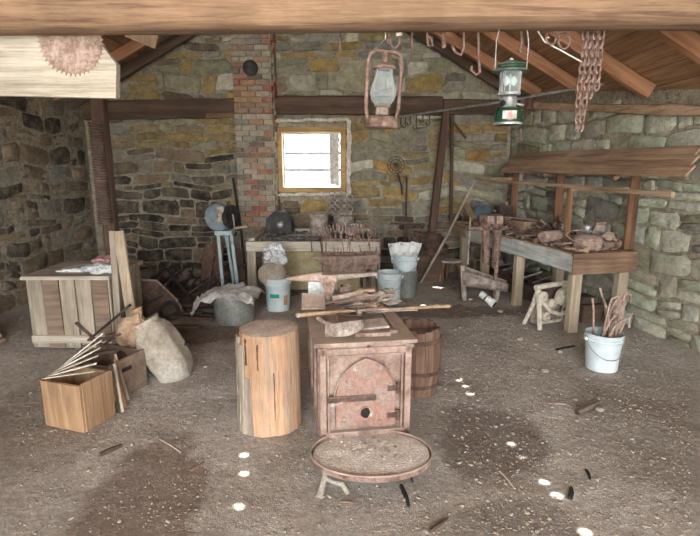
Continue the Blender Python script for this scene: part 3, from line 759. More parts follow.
MB().tube([b-a, (b-a).lerp(c_-a, .45)+Vector((0, 0, -.0)), (c_-a)*.98], [.007, .006, .008], 8).build('rod', 'dust_iron', tg, smooth=True)
MB().tube([(b-a).lerp(c_-a, .55)+Vector((0, 0, .0)), c_-a], [.009, .011], 8).build('wooden_tip', 'tan_z', tg, smooth=True)
MB().blob((-.015, 0, 0), (.02, .016, .016), .1, sub=2).build('end_cap', 'rust_pink', tg, smooth=True)
def flat(name, pts, r, mat, label, cat, z, group=None):   # bent rod lying, pixel polyline
    P = [G(x, y, z) for x, y in pts]; return one(name, MB().tube(P, r, 7), mat, label, cat, group, smooth=True)
flat('iron_bracket', [(352, 309), (341, 312), (337, 317), (339, 323), (350, 325)], .010, 'dust_iron', 'U-shaped iron bracket just behind the curved blade on the stove top', 'bracket', TZ+.04)
flat('iron_strap', [(318, 318), (326, 323), (336, 325)], .012, 'dust_iron', 'short bent iron strap below the wooden grip on the stove top', 'strap', TZ+.03)
P = [G(325, 329, TZ+.035), G(335, 333, TZ+.03), G(347, 332, TZ+.04), G(358, 328, TZ+.05), G(364, 322, TZ+.07)]
mb = MB(); vs = []; n = len(P)
for i, p in enumerate(P):
    t = i/(n-1); h = .045*math.sin(PI*min(1, t*.9+.1))+.012; vs += [p+Vector((0, -.01, -.02)), p+Vector((0, .005, h)), p+Vector((0, .013, h)), p+Vector((0, .0, -.02))]
fs = []
for i in range(n-1):
    for k_ in range(4): fs.append((i*4+k_, i*4+(k_+1) % 4, i*4+4+(k_+1) % 4, i*4+4+k_))
fs += [(0, 1, 2, 3), ((n-1)*4+3, (n-1)*4+2, (n-1)*4+1, (n-1)*4)]
mb.add(vs, fs); one('curved_blade', mb, 'dust_iron', 'curved crescent blade lying at the front of the stove top', 'blade', smooth=True)
q = G(368, 325, TZ+.03); one('iron_plate', MB().box((q.x, q.y, q.z), (.22, .12, .014), Rm(.1, -.05, .2), jit=.003), 'dust_iron', 'flat dusty iron plate behind the crescent blade on the stove top', 'plate', bevel=.003)
q = G(372, 333, TZ+.02); one('iron_bar', MB().box((q.x, q.y, q.z-.004), (.2, .05, .022), Rm(0, 0, .12), jit=.003), 'rust', 'reddish flat bar along the front right of the stove top', 'bar', bevel=.003)
q = G(366, 292, TZ+.085)
br = thing('scrubbing_brush', 'tan wooden brush block on top of the iron heap at the back of the stove', 'brush', (q.x, q.y, q.z), .25)
MB().box((0, 0, .012), (.14, .05, .022)).build('block', 'tan_z', br, bevel=.006)
mb = MB(); rr_ = random.Random(3)
for i in range(5):
    for j in range(3): mb.beam((-.055+i*.027, -.016+j*.016, .004), (-.055+i*.027, -.016+j*.016, -.02), .02, .013, w1=.024)
mb.build('bristles', 'rust_dark', br)
heap = [(340, 300, .0, 'hammer'), (352, 303, .01, 'tongs'), (365, 301, .02, 'pipe'), (378, 303, .01, 'hammer'), (345, 292, .03, 'block'), (356, 296, .05, 'ring'),
        (376, 294, .04, 'pipe'), (385, 312, -.0, 'tongs'), (372, 309, .02, 'block'), (358, 313, .015, 'hammer'), (383, 300, .04, 'ring'), (347, 298, .06, 'pipe'), (366, 297, .05, 'tongs'), (380, 298, .03, 'block')]
SHP = {}
def tool(kind, p, rz, mat, label, s=1.0, tilt=0.0, group=None, cat=None):
    p = Vector(p); R = Rm(0, tilt, rz)
    T = lambda *a: R @ (Vector(a)*s)
    nm = {'hammer': 'hammer', 'tongs': 'tongs', 'pipe': 'iron_pipe', 'block': 'iron_block', 'ring': 'iron_ring', 'bar': 'iron_bar', 'wrench': 'wrench', 'can': 'tin_can',
          'wheel': 'spoked_wheel', 'shears': 'shears', 'spike': 'iron_spike', 'jar': 'jar', 'gear': 'gear_wheel', 'plane': 'hand_plane', 'bolt': 'iron_bolt'}[kind]
    t = thing(nm, label, cat or nm.replace('iron_', '').replace('_', ' '), p, 0, group)
    if kind == 'hammer':
        MB().beam(T(-.03, 0, .02), T(.2, 0, .016), .022*s, .018*s).build('handle', 'brown_x', t, bevel=.003)
        mb = MB(); mb.beam(T(0, -.055, .022), T(0, .03, .022), .036*s, .036*s); mb.beam(T(0, .03, .022), T(0, .07, .022), .036*s, .034*s, h1=.008*s); mb.build('head', mat, t, bevel=.003)
    elif kind == 'tongs':
        for sg in (-1, 1):
            MB().tube([T(-.12, .02*sg, .01), T(-.06, .025*sg, .012), T(0, -.004*sg, .012+.004*sg), T(.1, -.022*sg, .012), T(.26, -.03*sg, .01)], [.008*s, .009*s, .011*s, .007*s, .006*s], 7).build('jaw_and_rein', mat, t, smooth=True)
        MB().lathe([(.014*s, -.012*s), (.014*s, .02*s)], T(0, 0, .014), n=10).build('rivet', mat, t)
    elif kind == 'pipe':
        ln = .14
        mb = MB(); RR = R @ Rm(0, PI/2, 0)
        mb.lathe([(.022*s, -ln*s), (.022*s, ln*s), (.016*s, ln*s), (.016*s, -ln*s), (.022*s, -ln*s)], T(0, 0, .022), RR, 16); mb.build('tube', mat, t, smooth=True)
        MB().lathe([(.023*s, ln*s*.8), (.029*s, ln*s*.8), (.029*s, ln*s), (.023*s, ln*s)], T(0, 0, .024), RR, 16).build('collar', mat, t)
    elif kind == 'block':
        mb = MB(); mb.box(T(0, 0, .025), (.11*s, .07*s, .05*s), R, jit=.004); mb.box(T(.02, 0, .055), (.05*s, .06*s, .02*s), R); mb.build('body', mat, t, bevel=.005)
        MB().lathe([(.012*s, 0), (.012*s, .03*s)], T(-.03, 0, .045), n=8).build('stud', 'rust_dark', t)
    elif kind == 'ring':
        t_ = t; MB().torus(T(0, 0, .012), .055*s, .009*s, R, 24, 8, 1, .85).build('ring', mat, t, smooth=True); MB().tube([T(.05, 0, .012), T(.12, .01, .012)], .008*s, 7).build('shank', mat, t, smooth=True)
    elif kind == 'bar':
        MB().beam(T(-.2, 0, .012), T(.2, 0, .012), .03*s, .014*s, jit=.001, seg=6).build('bar', mat, t); MB().beam(T(.2, 0, .012), T(.23, .03, .012), .03*s, .014*s).build('hooked_end', mat, t)
    elif kind == 'spike':
        MB().beam(T(-.12, 0, .012), T(.13, 0, .008), .02*s, .02*s, w1=.004, h1=.004).build('shank', mat, t); MB().box(T(-.125, 0, .014), (.014*s, .035*s, .035*s), R).build('head', mat, t)
    elif kind == 'wrench':
        MB().beam(T(-.1, 0, .012), T(.14, 0, .012), .022*s, .012*s).build('handle', mat, t, bevel=.002)
        MB().prism([(-.03, -.03), (.03, -.02), (.045, .0), (.02, .0), (.015, .018), (.04, .022), (.035, .045), (-.03, .035)], .018*s, T(.16, 0, .012), R @ Rm(PI/2)).build('jaw', mat, t, bevel=.002)
    elif kind == 'can':
        MB().lathe([(.0, 0), (.045*s, 0), (.045*s, .12*s), (.041*s, .12*s), (.041*s, .01), (0, .01)], T(0, 0, 0), R, 20).build('can', mat, t, smooth=True); MB().torus(T(0, 0, .12), .045*s, .003, R, 20, 6).build('rim', 'dust_iron', t)
    elif kind == 'jar':
        MB().lathe([(.0, 0), (.04*s, 0), (.045*s, .02*s), (.045*s, .09*s), (.03*s, .12*s), (.03*s, .13*s)], T(0, 0, 0), R, 20).build('jar_body', mat, t, smooth=True); MB().lathe([(.033*s, .125*s), (.033*s, .145*s)], T(0, 0, 0), R, 20).build('lid', 'rust', t)
    elif kind in ('wheel', 'gear'):
        mb = MB(); mb.torus(T(0, 0, .02), .085*s, .013*s, R, 28, 8)
        if kind == 'gear':
            for i in range(16):
                a = 2*PI*i/16; mb.box(T(.1*math.cos(a), .1*math.sin(a), .02), (.02*s, .015*s, .025*s), R @ Rm(0, 0, a))
        mb.build('rim', mat, t, smooth=True)
        MB().lathe([(.02*s, -.02*s), (.02*s, .025*s)], T(0, 0, .02), R, 14).build('hub', mat, t)
        for i in range(5):
            a = 2*PI*i/5; MB().tube([T(.01*math.cos(a), .01*math.sin(a), .02), T(.083*math.cos(a), .083*math.sin(a), .02)], .007*s, 6).build('spoke', mat, t)
    elif kind == 'shears':
        for sg in (-1, 1):
            MB().beam(T(0, 0, .012+.004*sg), T(.12, .02*sg, .012), .022*s, .006*s, w1=.006).build('blade', mat, t); MB().torus(T(-.07, .035*sg, .012), .028*s, .006*s, R, 18, 6, 1.3).build('finger_loop', mat, t, smooth=True)
            MB().tube([T(-.04, .02*sg, .012), T(0, 0, .012)], .006*s, 6).build('arm', mat, t)
    elif kind == 'plane':
        MB().box(T(0, 0, .03), (.24*s, .06*s, .06*s), R).build('stock', 'brown_x', t, bevel=.006); MB().box(T(.02, 0, .07), (.01*s, .045*s, .07*s), R @ Rm(0, -.6, 0)).build('iron', 'steel', t)
        MB().tube([T(-.08, 0, .055), T(-.1, 0, .09), T(-.085, 0, .12)], .012*s, 8).build('tote', 'brown_x', t, smooth=True)
    elif kind == 'bolt':
        MB().tube([T(-.05, 0, .012), T(.06, 0, .012)], .009*s, 8).build('shank', mat, t); MB().lathe([(.02*s, -.01*s), (.02*s, .01*s)], T(-.055, 0, .018), R @ Rm(0, PI/2, 0), 6).build('head', mat, t)
    return t
HL = ['small hammer beside the anvil shank on the stove', 'dusty tongs lying behind the long rod at mid stove', 'pipe stub at the centre of the iron heap on the stove', 'hammer near the right edge of the stove top heap',
      'iron block behind the anvil shank on the stove', 'iron ring resting beneath the brush on the stove', 'pipe stub lying right of the brush on the stove heap', 'tongs on the right edge of the stove top in front of the heap',
      'iron block just behind the flat plate on the stove', 'hammer behind the U-shaped bracket on the stove', 'iron ring at the right end of the stove heap', 'pipe stub on top of the heap, just right of the anvil shank', 'tongs lying at the far back edge of the stove top', 'iron block at the back right corner of the stove top']
r = random.Random(21)
for (px, py, dz, kd), lb in zip(heap, HL):
    q = G(px, py, TZ+.02+dz); tool(kd, q, r.uniform(-.6, .6), r.choice(['dust_iron', 'dust_iron', 'rust', 'rust_pink']), lb, .8, r.uniform(-.1, .1))

r = random.Random(61)
for i in range(20):
    q = G(r.uniform(332, 384), r.uniform(292, 316), TZ+.03+r.uniform(0, .03)); an = r.uniform(-.7, .7); L = r.uniform(.04, .1); v_ = Vector((math.cos(an)*L, math.sin(an)*L, r.uniform(-.02, .02)))
    mb = MB()
    if i % 2: mb.beam(q-v_, q+v_, r.uniform(.015, .035), r.uniform(.008, .02), jit=.001, seg=3)
    else: mb.tube([q-v_, q+Vector((0, 0, .012)), q+v_+Vector((0, .02, 0))], r.uniform(.006, .011), 6)
    one('iron_scrap_piece', mb, ['dust_iron', 'rust', 'dust_iron', 'rust_dark', 'rust_pink'][i % 5], 'small dusty iron scrap piece in the heap on the stove top', 'scrap iron', 'iron scraps heaped on the stove top')
# ------------------------------------------------------------------ forge at the back
FY0, FY1, FX0, FX1, FZ = 6.0, 7.05, at(247, 250, 6.0).x, at(379, 250, 6.0).x, .64
fg = thing('forge_table', 'wooden framed forge table with a coal hearth, below the window', 'forge', (0, 0, 0))
W_ = FX1-FX0
MB().beam((FX0+.045, FY0+.03, 0), (FX0+.05, FY0+.03, FZ+.05), .11, .07, jit=.003, seg=6, up=(0, 1, 0)).build('leg', 'grey_z', fg)
MB().beam((FX1-.05, FY0+.03, 0), (FX1-.05, FY0+.03, FZ), .09, .07, jit=.003, seg=6, up=(0, 1, 0)).build('leg', 'grey_z', fg)
for x in (FX0+.05, FX1-.05): MB().beam((x, FY1-.05, 0), (x, FY1-.05, FZ), .09, .07).build('leg', 'grey_z', fg)
MB().beam((FX0+.0, FY0-.02, FZ+.0), (FX1, FY0-.02, FZ-.0), .05, .12, jit=.003, seg=12).build('front_rail', 'grey_x', fg)
MB().box(((FX0+FX1)/2, (FY0+FY1)/2, FZ-.02), (W_-.06, FY1-FY0-.06, .04)).build('hearth_bed', 'brown_x', fg)
MB().box((FX0+.45+.45, FY0+.14, .32), (.95, .02, .52), jit=.004).build('front_panel', M_noise('faded_panel', ['8d7f60', 'a99c79', '9a9a7c'], 5), fg)
text('stencilled_letters', 'OUTAWG', .1, 'green_label2' if 'green_label2' in MT else 'galv', fg, at(322, 273, FY0+.125), (PI/2, 0, 0))
for nm, x, y, sx_, sy_ in (('hearth_curb', (FX0+FX1)/2, FY1-.04, W_-.1, .07), ('hearth_curb', FX0+.05, (FY0+FY1)/2, .07, FY1-FY0-.1)):
    MB().box((x, y, FZ+.04), (sx_, sy_, .1), jit=.004).build(nm, 'grey_x', fg)
mb = MB(); r = random.Random(6)
vs = []; n1, n2 = 40, 26
for j in range(n2+1):
    for i in range(n1+1):
        x = FX0+.08+(W_-.16)*i/n1; y = FY0+.02+(FY1-FY0-.1)*j/n2
        vs.append((x, y, FZ+.015+.05*(abs(math.sin(PI*i/n1))**.5)*(abs(math.sin(PI*j/n2))**.5)*(1+.6*noise.noise(Vector((x*7, y*7, 0))))))
mb.add(vs, [(j*(n1+1)+i, j*(n1+1)+i+1, (j+1)*(n1+1)+i+1, (j+1)*(n1+1)+i) for j in range(n2) for i in range(n1)])
for i in range(350):
    x, y = r.uniform(FX0+.1, FX1-.1), r.uniform(FY0+.02, FY1-.15); s = r.uniform(.012, .03)
    mb.blob((x, y, FZ+.06), (s, s*.8, s*.7), .35, sub=1, seed=i)
one('coal', mb, 'coal', 'bed of grey coal and cinders on the forge hearth', 'coal', kind='stuff')
CZ0 = FZ+.075
def crock(px, py, Yc, rad, h, label, mat, flare=1.0, nm='iron_pot', extra=None):
    p = at(px, py, Yc); t = thing(nm, label, nm.split('_')[-1], (p.x, Yc, CZ0))
    MB().lathe([(0, 0), (rad*.86, 0), (rad*.9, .02), (rad*.98, h*.5), (rad*flare, h), (rad*flare-.012, h), (rad*.84, .03), (0, .03)], n=32).build('vessel', mat, t, smooth=True)
    MB().torus((0, 0, h), rad*flare-.005, .007, None, 32, 6).build('rim', mat, t, smooth=True); return t
crock(319, 225, 6.45, .125, .27, 'tall dusty grey metal can standing on the coal below the window', 'dust_iron', nm='metal_can')
crock(344, 225, 6.7, .14, .22, 'wider dusty iron pot right of the tall can on the forge', 'dust_iron', nm='iron_pot')
p = at(281, 228, 6.95)
t = thing('coal_scuttle', 'black sooty hood-shaped scuttle at the chimney end of the forge', 'scuttle', (p.x, 6.85, FZ+.05))
mb = MB(); mb.prism([(-.19, 0), (.19, 0), (.17, .16), (.08, .3), (-.06, .3), (-.16, .2)], .3).build('hood', 'black_iron', t, bevel=.01)
MB().blob((.03, -.17, .13), (.055, .04, .05), .3, sub=2).build('shiny_lump', 'steel', t, smooth=True); MB().box((-.1, -.16, .08), (.1, .02, .1)).build('shutter', 'black_iron', t)
# silvered trivet of loops leaning by the window
p = at(341, 203, 7.1); t = thing('cast_grate', 'openwork silvery iron grate standing under the right end of the window', 'grate', (p.x, 7.05, CZ0+.22-.0))
gz = p.z-(CZ0+.22)
mb = MB()
for i in range(4):
    for j in range(3): mb.torus(((i-1.5)*.085, 0, gz+(j-1)*.085), .036, .010, R90, 14, 6)
mb.build('loops', 'dust_iron', t, smooth=True)
mb = MB()
for i in range(5): mb.lathe([(.0, 0), (.012, .02), (.004, .05)], ((i-2)*.08, 0, gz+.125), n=8)
mb.build('finials', 'dust_iron', t); MB().box((0, 0, gz-.15), (.3, .03, .04)).build('foot_bar', 'dust_iron', t)
mb = MB(); mb.box((0, .02, (gz-.13-.235)/2), (.1, .03, abs(gz-.13+.235))); mb.build('support', 'dust_iron', t)
p = at(356, 226, 6.4); one('white_bowl', MB().lathe([(0, 0), (.05, 0), (.1, .06), (.105, .07), (.095, .07), (.045, .012), (0, .012)], (p.x, 6.5, CZ0+.06), n=24), 'white_tin', 'small white enamel bowl among the tongs on the forge', 'bowl', smooth=True)
# tong rack and tongs
ty = FY0-.09; x0, x1 = at(322, 245, ty).x, at(380, 245, ty).x
rk = thing('tong_rack', 'low iron rack along the front right of the forge holding the tongs', 'rack', (0, 0, 0))
zr0 = at(350, 253, ty).z; zr1 = at(350, 240, ty).z
for z in (zr0, zr1): MB().beam((x0, ty+.02, z), (x1, ty+.02, z), .014, .02).build('rail', 'rust', rk)
for x in (x0, x1): MB().beam((x, ty+.02, .0), (x, ty+.02, zr1+.03), .016, .02, up=(0, 1, 0)).build('upright', 'rust', rk)
mb = MB().box(((x0+x1)/2, ty+.06, zr0-.02), (x1-x0, .1, .015)); mb.build('shelf', 'rust', rk)
r = random.Random(31); base = None; N = 19
for i in range(N):
    x = x0+.03+(x1-x0-.06)*i/(N-1)
    lab = 'forge tongs standing upright in the rack at the right of the forge'
    if base is None or i % 6 == 0:
        t = thing('forge_tongs', lab, 'tongs', (x, ty+.05, zr0-.01), 0, 'forge tongs standing in the rack')
        h = .3
        for sg in (-1, 1): MB().tube([(.02*sg, 0, h), (.024*sg, .005, h-.05), (-.006*sg, 0, h-.1), (.014*sg, 0, h-.22), (.02*sg, 0, .0)], [.009, .010, .011, .008, .007], 6).build('rein', ['rust', 'rust_pink', 'rust', 'rust_dark'][i//6], t, smooth=True)
        MB().lathe([(.013, -.012), (.013, .012)], (0, -.0, h-.1), R90, 8).build('rivet', 'rust_dark', t); base = t
    else:
        t = dup(base, (x, ty+.05+r.uniform(-.01, .02), zr0-.01))
    t.rotation_euler = (r.uniform(-.1, .05), r.uniform(-.25, .3), r.uniform(-.6, .6)); sc = r.uniform(.8, 1.2); t.scale = (1, 1, sc)
# sheet iron apron hanging on the front of the forge
p0, p1 = at(311, 256, FY0-.17), at(389, 276, FY0-.17)
def atp(px, py): q = at(px, py, FY0-.17); return (q.x, q.z)
one('sheet_iron_apron', MB().prism([atp(311, 257), atp(378, 255), atp(381, 262), atp(364, 271), atp(350, 280), atp(338, 276), atp(326, 266)], .012, (0, FY0-.17, 0)), 'stove', 'pointed grey sheet iron flap hanging below the tong rack', 'sheet metal')
p = [at(x, y, FY0-.13) for x, y in ((312, 252), (311, 240), (320, 239), (322, 251))]
one('wire_hanger', MB().tube(p, .007, 6), 'rust_dark', 'small square iron staple left of the tong rack', 'staple')
for i in range(7):
    x = 360+i*3.2; one('hanging_rod', MB().tube([at(x, 258+r.uniform(-2, 3), FY0-.12), at(x+r.uniform(-1, 1), 292+r.uniform(-8, 4), FY0-.1)], .007, 6), r.choice(['rust', 'dust_iron']), 'iron rod hanging from the right end of the forge front', 'rod', 'iron rods hanging at the right of the forge')
# leaning pole against the chimney
one('iron_pole', MB().tube([at(246, 290, 6.9)*1, at(241, 230, 7.0), at(233, 178, 7.1)], .018, 8), 'black_iron', 'long dark pole leaning against the left side of the chimney', 'pole', smooth=True)
# ------------------------------------------------------------------ hand cranked drill
p = at(222, 231, 5.75); bl = thing('hand_crank_grinder', 'blue-grey hand cranked blower on tall pale blue legs, left of the chimney', 'blower', (p.x, 5.75, 0))
zt = p.z
MB().box((.03, 0, zt-.015), (.2, .16, .05)).build('stand_top', 'blue_light', bl, bevel=.006)
for (x, y, ex, ey) in ((-.03, -.06, .03, -.16), (.12, -.06, .2, -.12), (.03, .06, .08, .2)):
    MB().beam((x, y, zt-.03), (ex, ey, 0), .036, .03, up=(0, 1, 0)).build('leg', 'blue_light', bl)
MB().tube([(.06, 0, zt-.04), (.07, 0, zt-.35)], [.016, .012], 8).build('spindle', 'blue_light', bl)
RS = Rm(PI/2, 0, -.3)
MB().lathe([(0, -.05), (.15, -.05), (.165, -.03), (.165, .03), (.15, .05), (0, .05)], (-.03, 0, zt+.16), RS, 36).build('fan_housing', 'blue', bl, smooth=True)
MB().lathe([(0, -.07), (.055, -.07), (.06, -.045)], (-.03, 0, zt+.16), RS, 24).build('housing_cap', 'blue_light', bl, smooth=True)
MB().box((.02, -.07, zt+.2), (.09, .12, .19)).build('gear_case', 'dust_iron', bl, bevel=.015)
MB().lathe([(.0, -.03), (.13, -.03), (.135, 0), (.13, .03), (0, .03)], (.12, -.03, zt+.17), Rm(PI/2, 0, 1.15), 28).build('drive_wheel', 'black_iron', bl, smooth=True)
MB().tube([(.16, -.12, zt+.2), (.19, -.2, zt+.12), (.2, -.24, zt+.06)], .009, 6).build('crank_arm', 'dust_iron', bl, smooth=True)
MB().tube([(.2, -.24, zt+.06), (.36, -.28, zt+.09)], [.013, .016], 8).build('crank_handle', 'tan_z', bl, smooth=True)
MB().lathe([(.02, 0), (.02, .05)], (.1, -.05, zt+.29), n=12).build('oil_cup', 'black_iron', bl)
# dark boards leaning behind it
for i, (a, b, w_) in enumerate((((203, 292), (211, 244), .13), ((216, 292), (220, 246), .1), ((243, 292), (238, 250), .11))):
    A, B = G(a[0], a[1], .0), at(b[0], b[1], 6.45); A.y = 6.1; A = at(a[0], 292, 6.2); A.z = 0
    one('leaning_board', MB().beam(A, B, w_, .03, jit=.003, seg=5, up=(0, 1, 0)), 'timber_dark_z', ['dark board leaning left of the blower legs', 'dark board leaning just behind the blower legs', 'narrow dark board leaning beside the forge leg'][i], 'board', 'dark boards leaning by the blower')
# ------------------------------------------------------------------ tub with cloth
p = G(231, 326, 0); tx, tyy = p.x, p.y+.2
tub = thing('galvanised_tub', 'round grey metal tub under a crumpled cloth, behind the stump', 'tub', (tx, tyy, 0))
MB().lathe([(0, 0), (.2, 0), (.205, .02), (.215, .15), (.225, .31), (.218, .31), (.205, .15), (.195, .03), (0, .02)], n=40).build('tub_body', 'galv', tub, smooth=True)
MB().torus((0, 0, .31), .223, .008, None, 40, 6).build('rim', 'galv', tub, smooth=True)
mb = MB(); n1 = 44; vs = []
for j in range(n1+1):
    for i in range(n1+1):
        u, v = i/n1*2-1, j/n1*2-1; x, y = u*.33-.05, v*.25; rr = math.hypot(x, y)
        z = .335+.03*noise.noise(Vector((x*8, y*8, 2)))+.022*noise.noise(Vector((x*22, y*14, 5)))+.03*max(0, x)
        if rr > .225: z -= (rr-.225)*1.1*(.7+.5*noise.noise(Vector((u*4, v*4, 1))))
        k_ = 1-.12*noise.noise(Vector((u*2, v*2, 8))); vs.append((x*k_, y*k_, z))
mb.add(vs, [(j*(n1+1)+i, j*(n1+1)+i+1, (j+1)*(n1+1)+i+1, (j+1)*(n1+1)+i) for j in range(n1) for i in range(n1)])
o = one('crumpled_cloth', mb, 'grey_cloth', 'pale crumpled cloth draped over the grey tub', 'cloth', origin=(0, 0, 0), smooth=True, solid=.006, fixn=False); o.location = (tx, tyy, .0); o.rotation_euler.z = -.1
# ------------------------------------------------------------------ buckets
def bucket(loc, label, rad=.148, h=.37, lab='left', rz=0, handle=True, group='white plastic buckets', inner='white_plastic'):
    t = thing('plastic_bucket', label, 'bucket', loc, rz, group)
    prof = [(0, 0), (rad*.84, 0), (rad*.86, .01), (rad*.96, h*.78), (rad*1.03, h*.785), (rad*1.03, h*.80), (rad*.975, h*.805), (rad*.98, h*.87), (rad*1.05, h*.875), (rad*1.05, h*.89), (rad, h*.895), (rad, h*.985), (rad*1.02, h), (rad*.96, h), (rad*.93, h*.7), (rad*.82, .015), (0, .012)]
    MB().lathe(prof, n=40).build('pail', 'white_plastic', t, smooth=True)
    if lab:
        a = -PI/2-.15
        MB().lathe([(rad*.94, h*.44), (rad*.955, h*.56)], n=16, a0=a-.38, a1=a+.38).build('green_label', 'green_label', t, solid=.003)
        if lab == 'two': MB().lathe([(rad*.915, h*.2), (rad*.955, h*.5)], n=12, a0=a+.75, a1=a+1.15).build('orange_label', 'orange_label', t, solid=.003)
    if handle:
        MB().tube([(rad*1.04*math.cos(x), rad*1.04*math.sin(x), h*.84-.14*math.sin((x+PI)*1.0)*1) for x in [-PI+PI*i/14 for i in range(15)]], .0035, 5).build('bail', 'steel', t, smooth=True)
        for x in (-1, 1): MB().box((x*rad*1.04, 0, h*.84), (.02, .03, .03)).build('ear', 'white_plastic', t)
    return t
p = G(277, 312, 0); b1 = (p.x, p.y+.12, 0)
bucket(b1, 'white bucket by the forge leg holding a grey bag and a plastic wrapped bundle', lab='two', group=None, handle=False)
one('grey_bag', MB().blob((b1[0]-.06, b1[1]+.01, .40), (.16, .13, .15), .1, 2, seed=2), 'canvas', 'full grey-white bag bulging out of the bucket by the forge leg', 'bag', smooth=True)
mb = MB(); mb.blob((b1[0]-.03, b1[1]+.04, .6), (.12, .08, .14), .45, 2.4, seed=5, sub=4); one('plastic_wrapping', mb, 'plastic_bag', 'crumpled clear plastic wrapping on top of the grey bag by the forge', 'wrapping')
one('wire_bundle', MB().tube([(b1[0]-.14, b1[1]-.03, .66), (b1[0]-.07, b1[1]-.06, .69), (b1[0]-.04, b1[1]-.06, .62), (b1[0]-.1, b1[1]-.07, .56), (b1[0]-.15, b1[1]-.05, .6)], .006, 6), 'dust_iron', 'bent wire poking from the plastic wrapping', 'wire')
p = G(390, 305, 0); b2 = (p.x, p.y+.13, 0)
bucket(b2, 'open white bucket with green label in front of the stacked bucket pair', group=None)
p = G(405, 298, 0); b3 = (p.x+.015, p.y+.12, 0)
tt = thing('feed_bucket', 'dirty grey bucket underneath the upper white bucket', 'bucket', b3)
MB().lathe([(0, 0), (.125, 0), (.15, .33), (.143, .33), (.12, .01), (0, .01)], n=32).build('pail', 'galv', tt, smooth=True); MB().torus((0, 0, .33), .15, .007, None, 32, 6).build('rim', 'galv', tt, smooth=True)
bucket((b3[0]-.01, b3[1], .19), 'upper white bucket filled with newspapers, nested in the grey one', lab=None, h=.34, group=None, rad=.155)
for i, (px, py, tw) in enumerate(((398, 249, -.25), (404, 247, .05), (411, 249, .3))):
    q = at(px, 256, b3[1]); mb = MB(); n = 8; vs = []
    for j in range(n+1):
        for w_ in range(5):
            u = (w_/4-.5)*.14; v = j/n*.26; vs.append((u*math.cos(tw), .03*(w_/4-.5)**2*4+u*math.sin(tw)+v*.15*(i-1)*.2, v))
    mb.add(vs, [(j*5+w_, j*5+w_+1, j*5+w_+6, j*5+w_+5) for j in range(n) for w_ in range(4)])
    o = one('newspaper', mb, 'paper', ['leftmost', 'middle', 'rightmost'][i]+' of the folded newspapers sticking out of the upper bucket', 'newspaper', 'newspapers in the bucket', solid=.012, origin=(0, 0, 0)); o.location = (q.x, b3[1]-.03+.02*i, .42); o.rotation_euler = (.1, tw*.9, 0)
# ------------------------------------------------------------------ work bench along the right wall
BZ = .79
dv = Vector((-.213, 1, 0)).normalized(); nv = Vector((1, .213, 0)).normalized()   # along (away), across (towards wall)
B0 = Vector((1.5+.213*(7.3-4.25), 4.25, 0)); BL = 3.05/dv.y; BD = .70
BR = math.atan2(dv.y, dv.x)-PI/2
BE = .36   # the bench starts this far along the line
def bpr(u, v, z=BZ): p = B0+dv*u+nv*v; p.z = z; return p
def bp(u, v, z=BZ): return bpr(BE+u*(BL-BE)/BL, v, z)      # u metres from the near end, v from the front edge
bench = thing('work_bench', 'long weathered wooden work bench along the right wall, loaded with rusty tools', 'workbench', B0, BR)
MB().box((BD/2+.03, (BL+BE)/2, BZ-.02), (BD, BL-BE-.06, .036), jit=.003).build('worktop', 'brown_y', bench)
MB().beam((.025, BE, BZ-.095), (.025, BL*.47, BZ-.10), .03, .17, jit=.003, seg=12).build('front_apron', 'grey_y', bench)
MB().beam((.025, BL*.475, BZ-.11), (.025, BL*.86, BZ-.115), .03, .17, jit=.003, seg=10).build('front_apron', 'grey_y', bench)
MB().beam((.03, BL*.865, BZ-.1), (.03, BL, BZ-.1), .03, .15, jit=.003, seg=4).build('front_apron', 'brown_y', bench)
MB().beam((.01, BE, BZ-.1), (BD, BE, BZ-.1), .035, .2, jit=.003, seg=10).build('end_apron', 'brown_x', bench)
def lg(u, v, w=.105):
    MB().beam((v, u, 0), (v, u, BZ-.16), w, .09, jit=.002, seg=6, up=(0, 1, 0)).build('leg', 'leg_wood', bench, bevel=.003)
for u, v in ((BE+.07, .11), (1.42, .1), (2.25, .1), (BE+.07, BD-.08), (1.42, BD-.08), (2.9, .1), (2.9, BD-.08)): lg(u, v)
# hood shelf over the back of the bench
hood = thing('sloping_board_shelf', 'sloping weathered board shelf on posts above the work bench', 'shelf', B0, BR)
for i in range(3):
    a0, a1 = i/3, (i+1)/3
    mb = MB(); y0, y1 = -.25, BL-.35
    P = lambda t, y: Vector((.52+.27*t, y, 1.51+.25*t))
    c_ = P((a0+a1)/2, (y0+y1)/2+.03*i); mb.box(c_, (.122, y1-y0-.06*i, .02), Rm(0, -math.atan2(.25, .27), 0), jit=.004); mb.build('board', 'brown_y', hood)
for y in (BL-.42, BL-1.45, BE+.14): MB().box((.72, y, BZ+.41), (.10, .03, .82), jit=.003).build('post', 'brown_z', hood); MB().beam((.5, y+.03, 1.47), (.8, y+.03, 1.72), .03, .05).build('bracket', 'brown_x', hood)
MB().beam((.28, -.4, 1.375), (.28, BL-.12, 1.415), .035, .045, jit=.002, seg=10, h1=.028).build('rail', 'brown_y', hood)
q0 = G(573, 226, BZ)
MB().beam((.28, .86, BZ), (.28, .86, 1.375), .055, .05, up=(0, 1, 0), jit=.002, seg=5).build('rail_post', 'brown_z', hood)
MB().beam((.28, BL-.13, 1.41), (.68, BL-.42, 1.42), .04, .03).build('rail_arm', 'brown_y', hood); MB().beam((.28, .86, 1.36), (.7, BE+.15, 1.38), .04, .03).build('rail_arm', 'brown_y', hood)
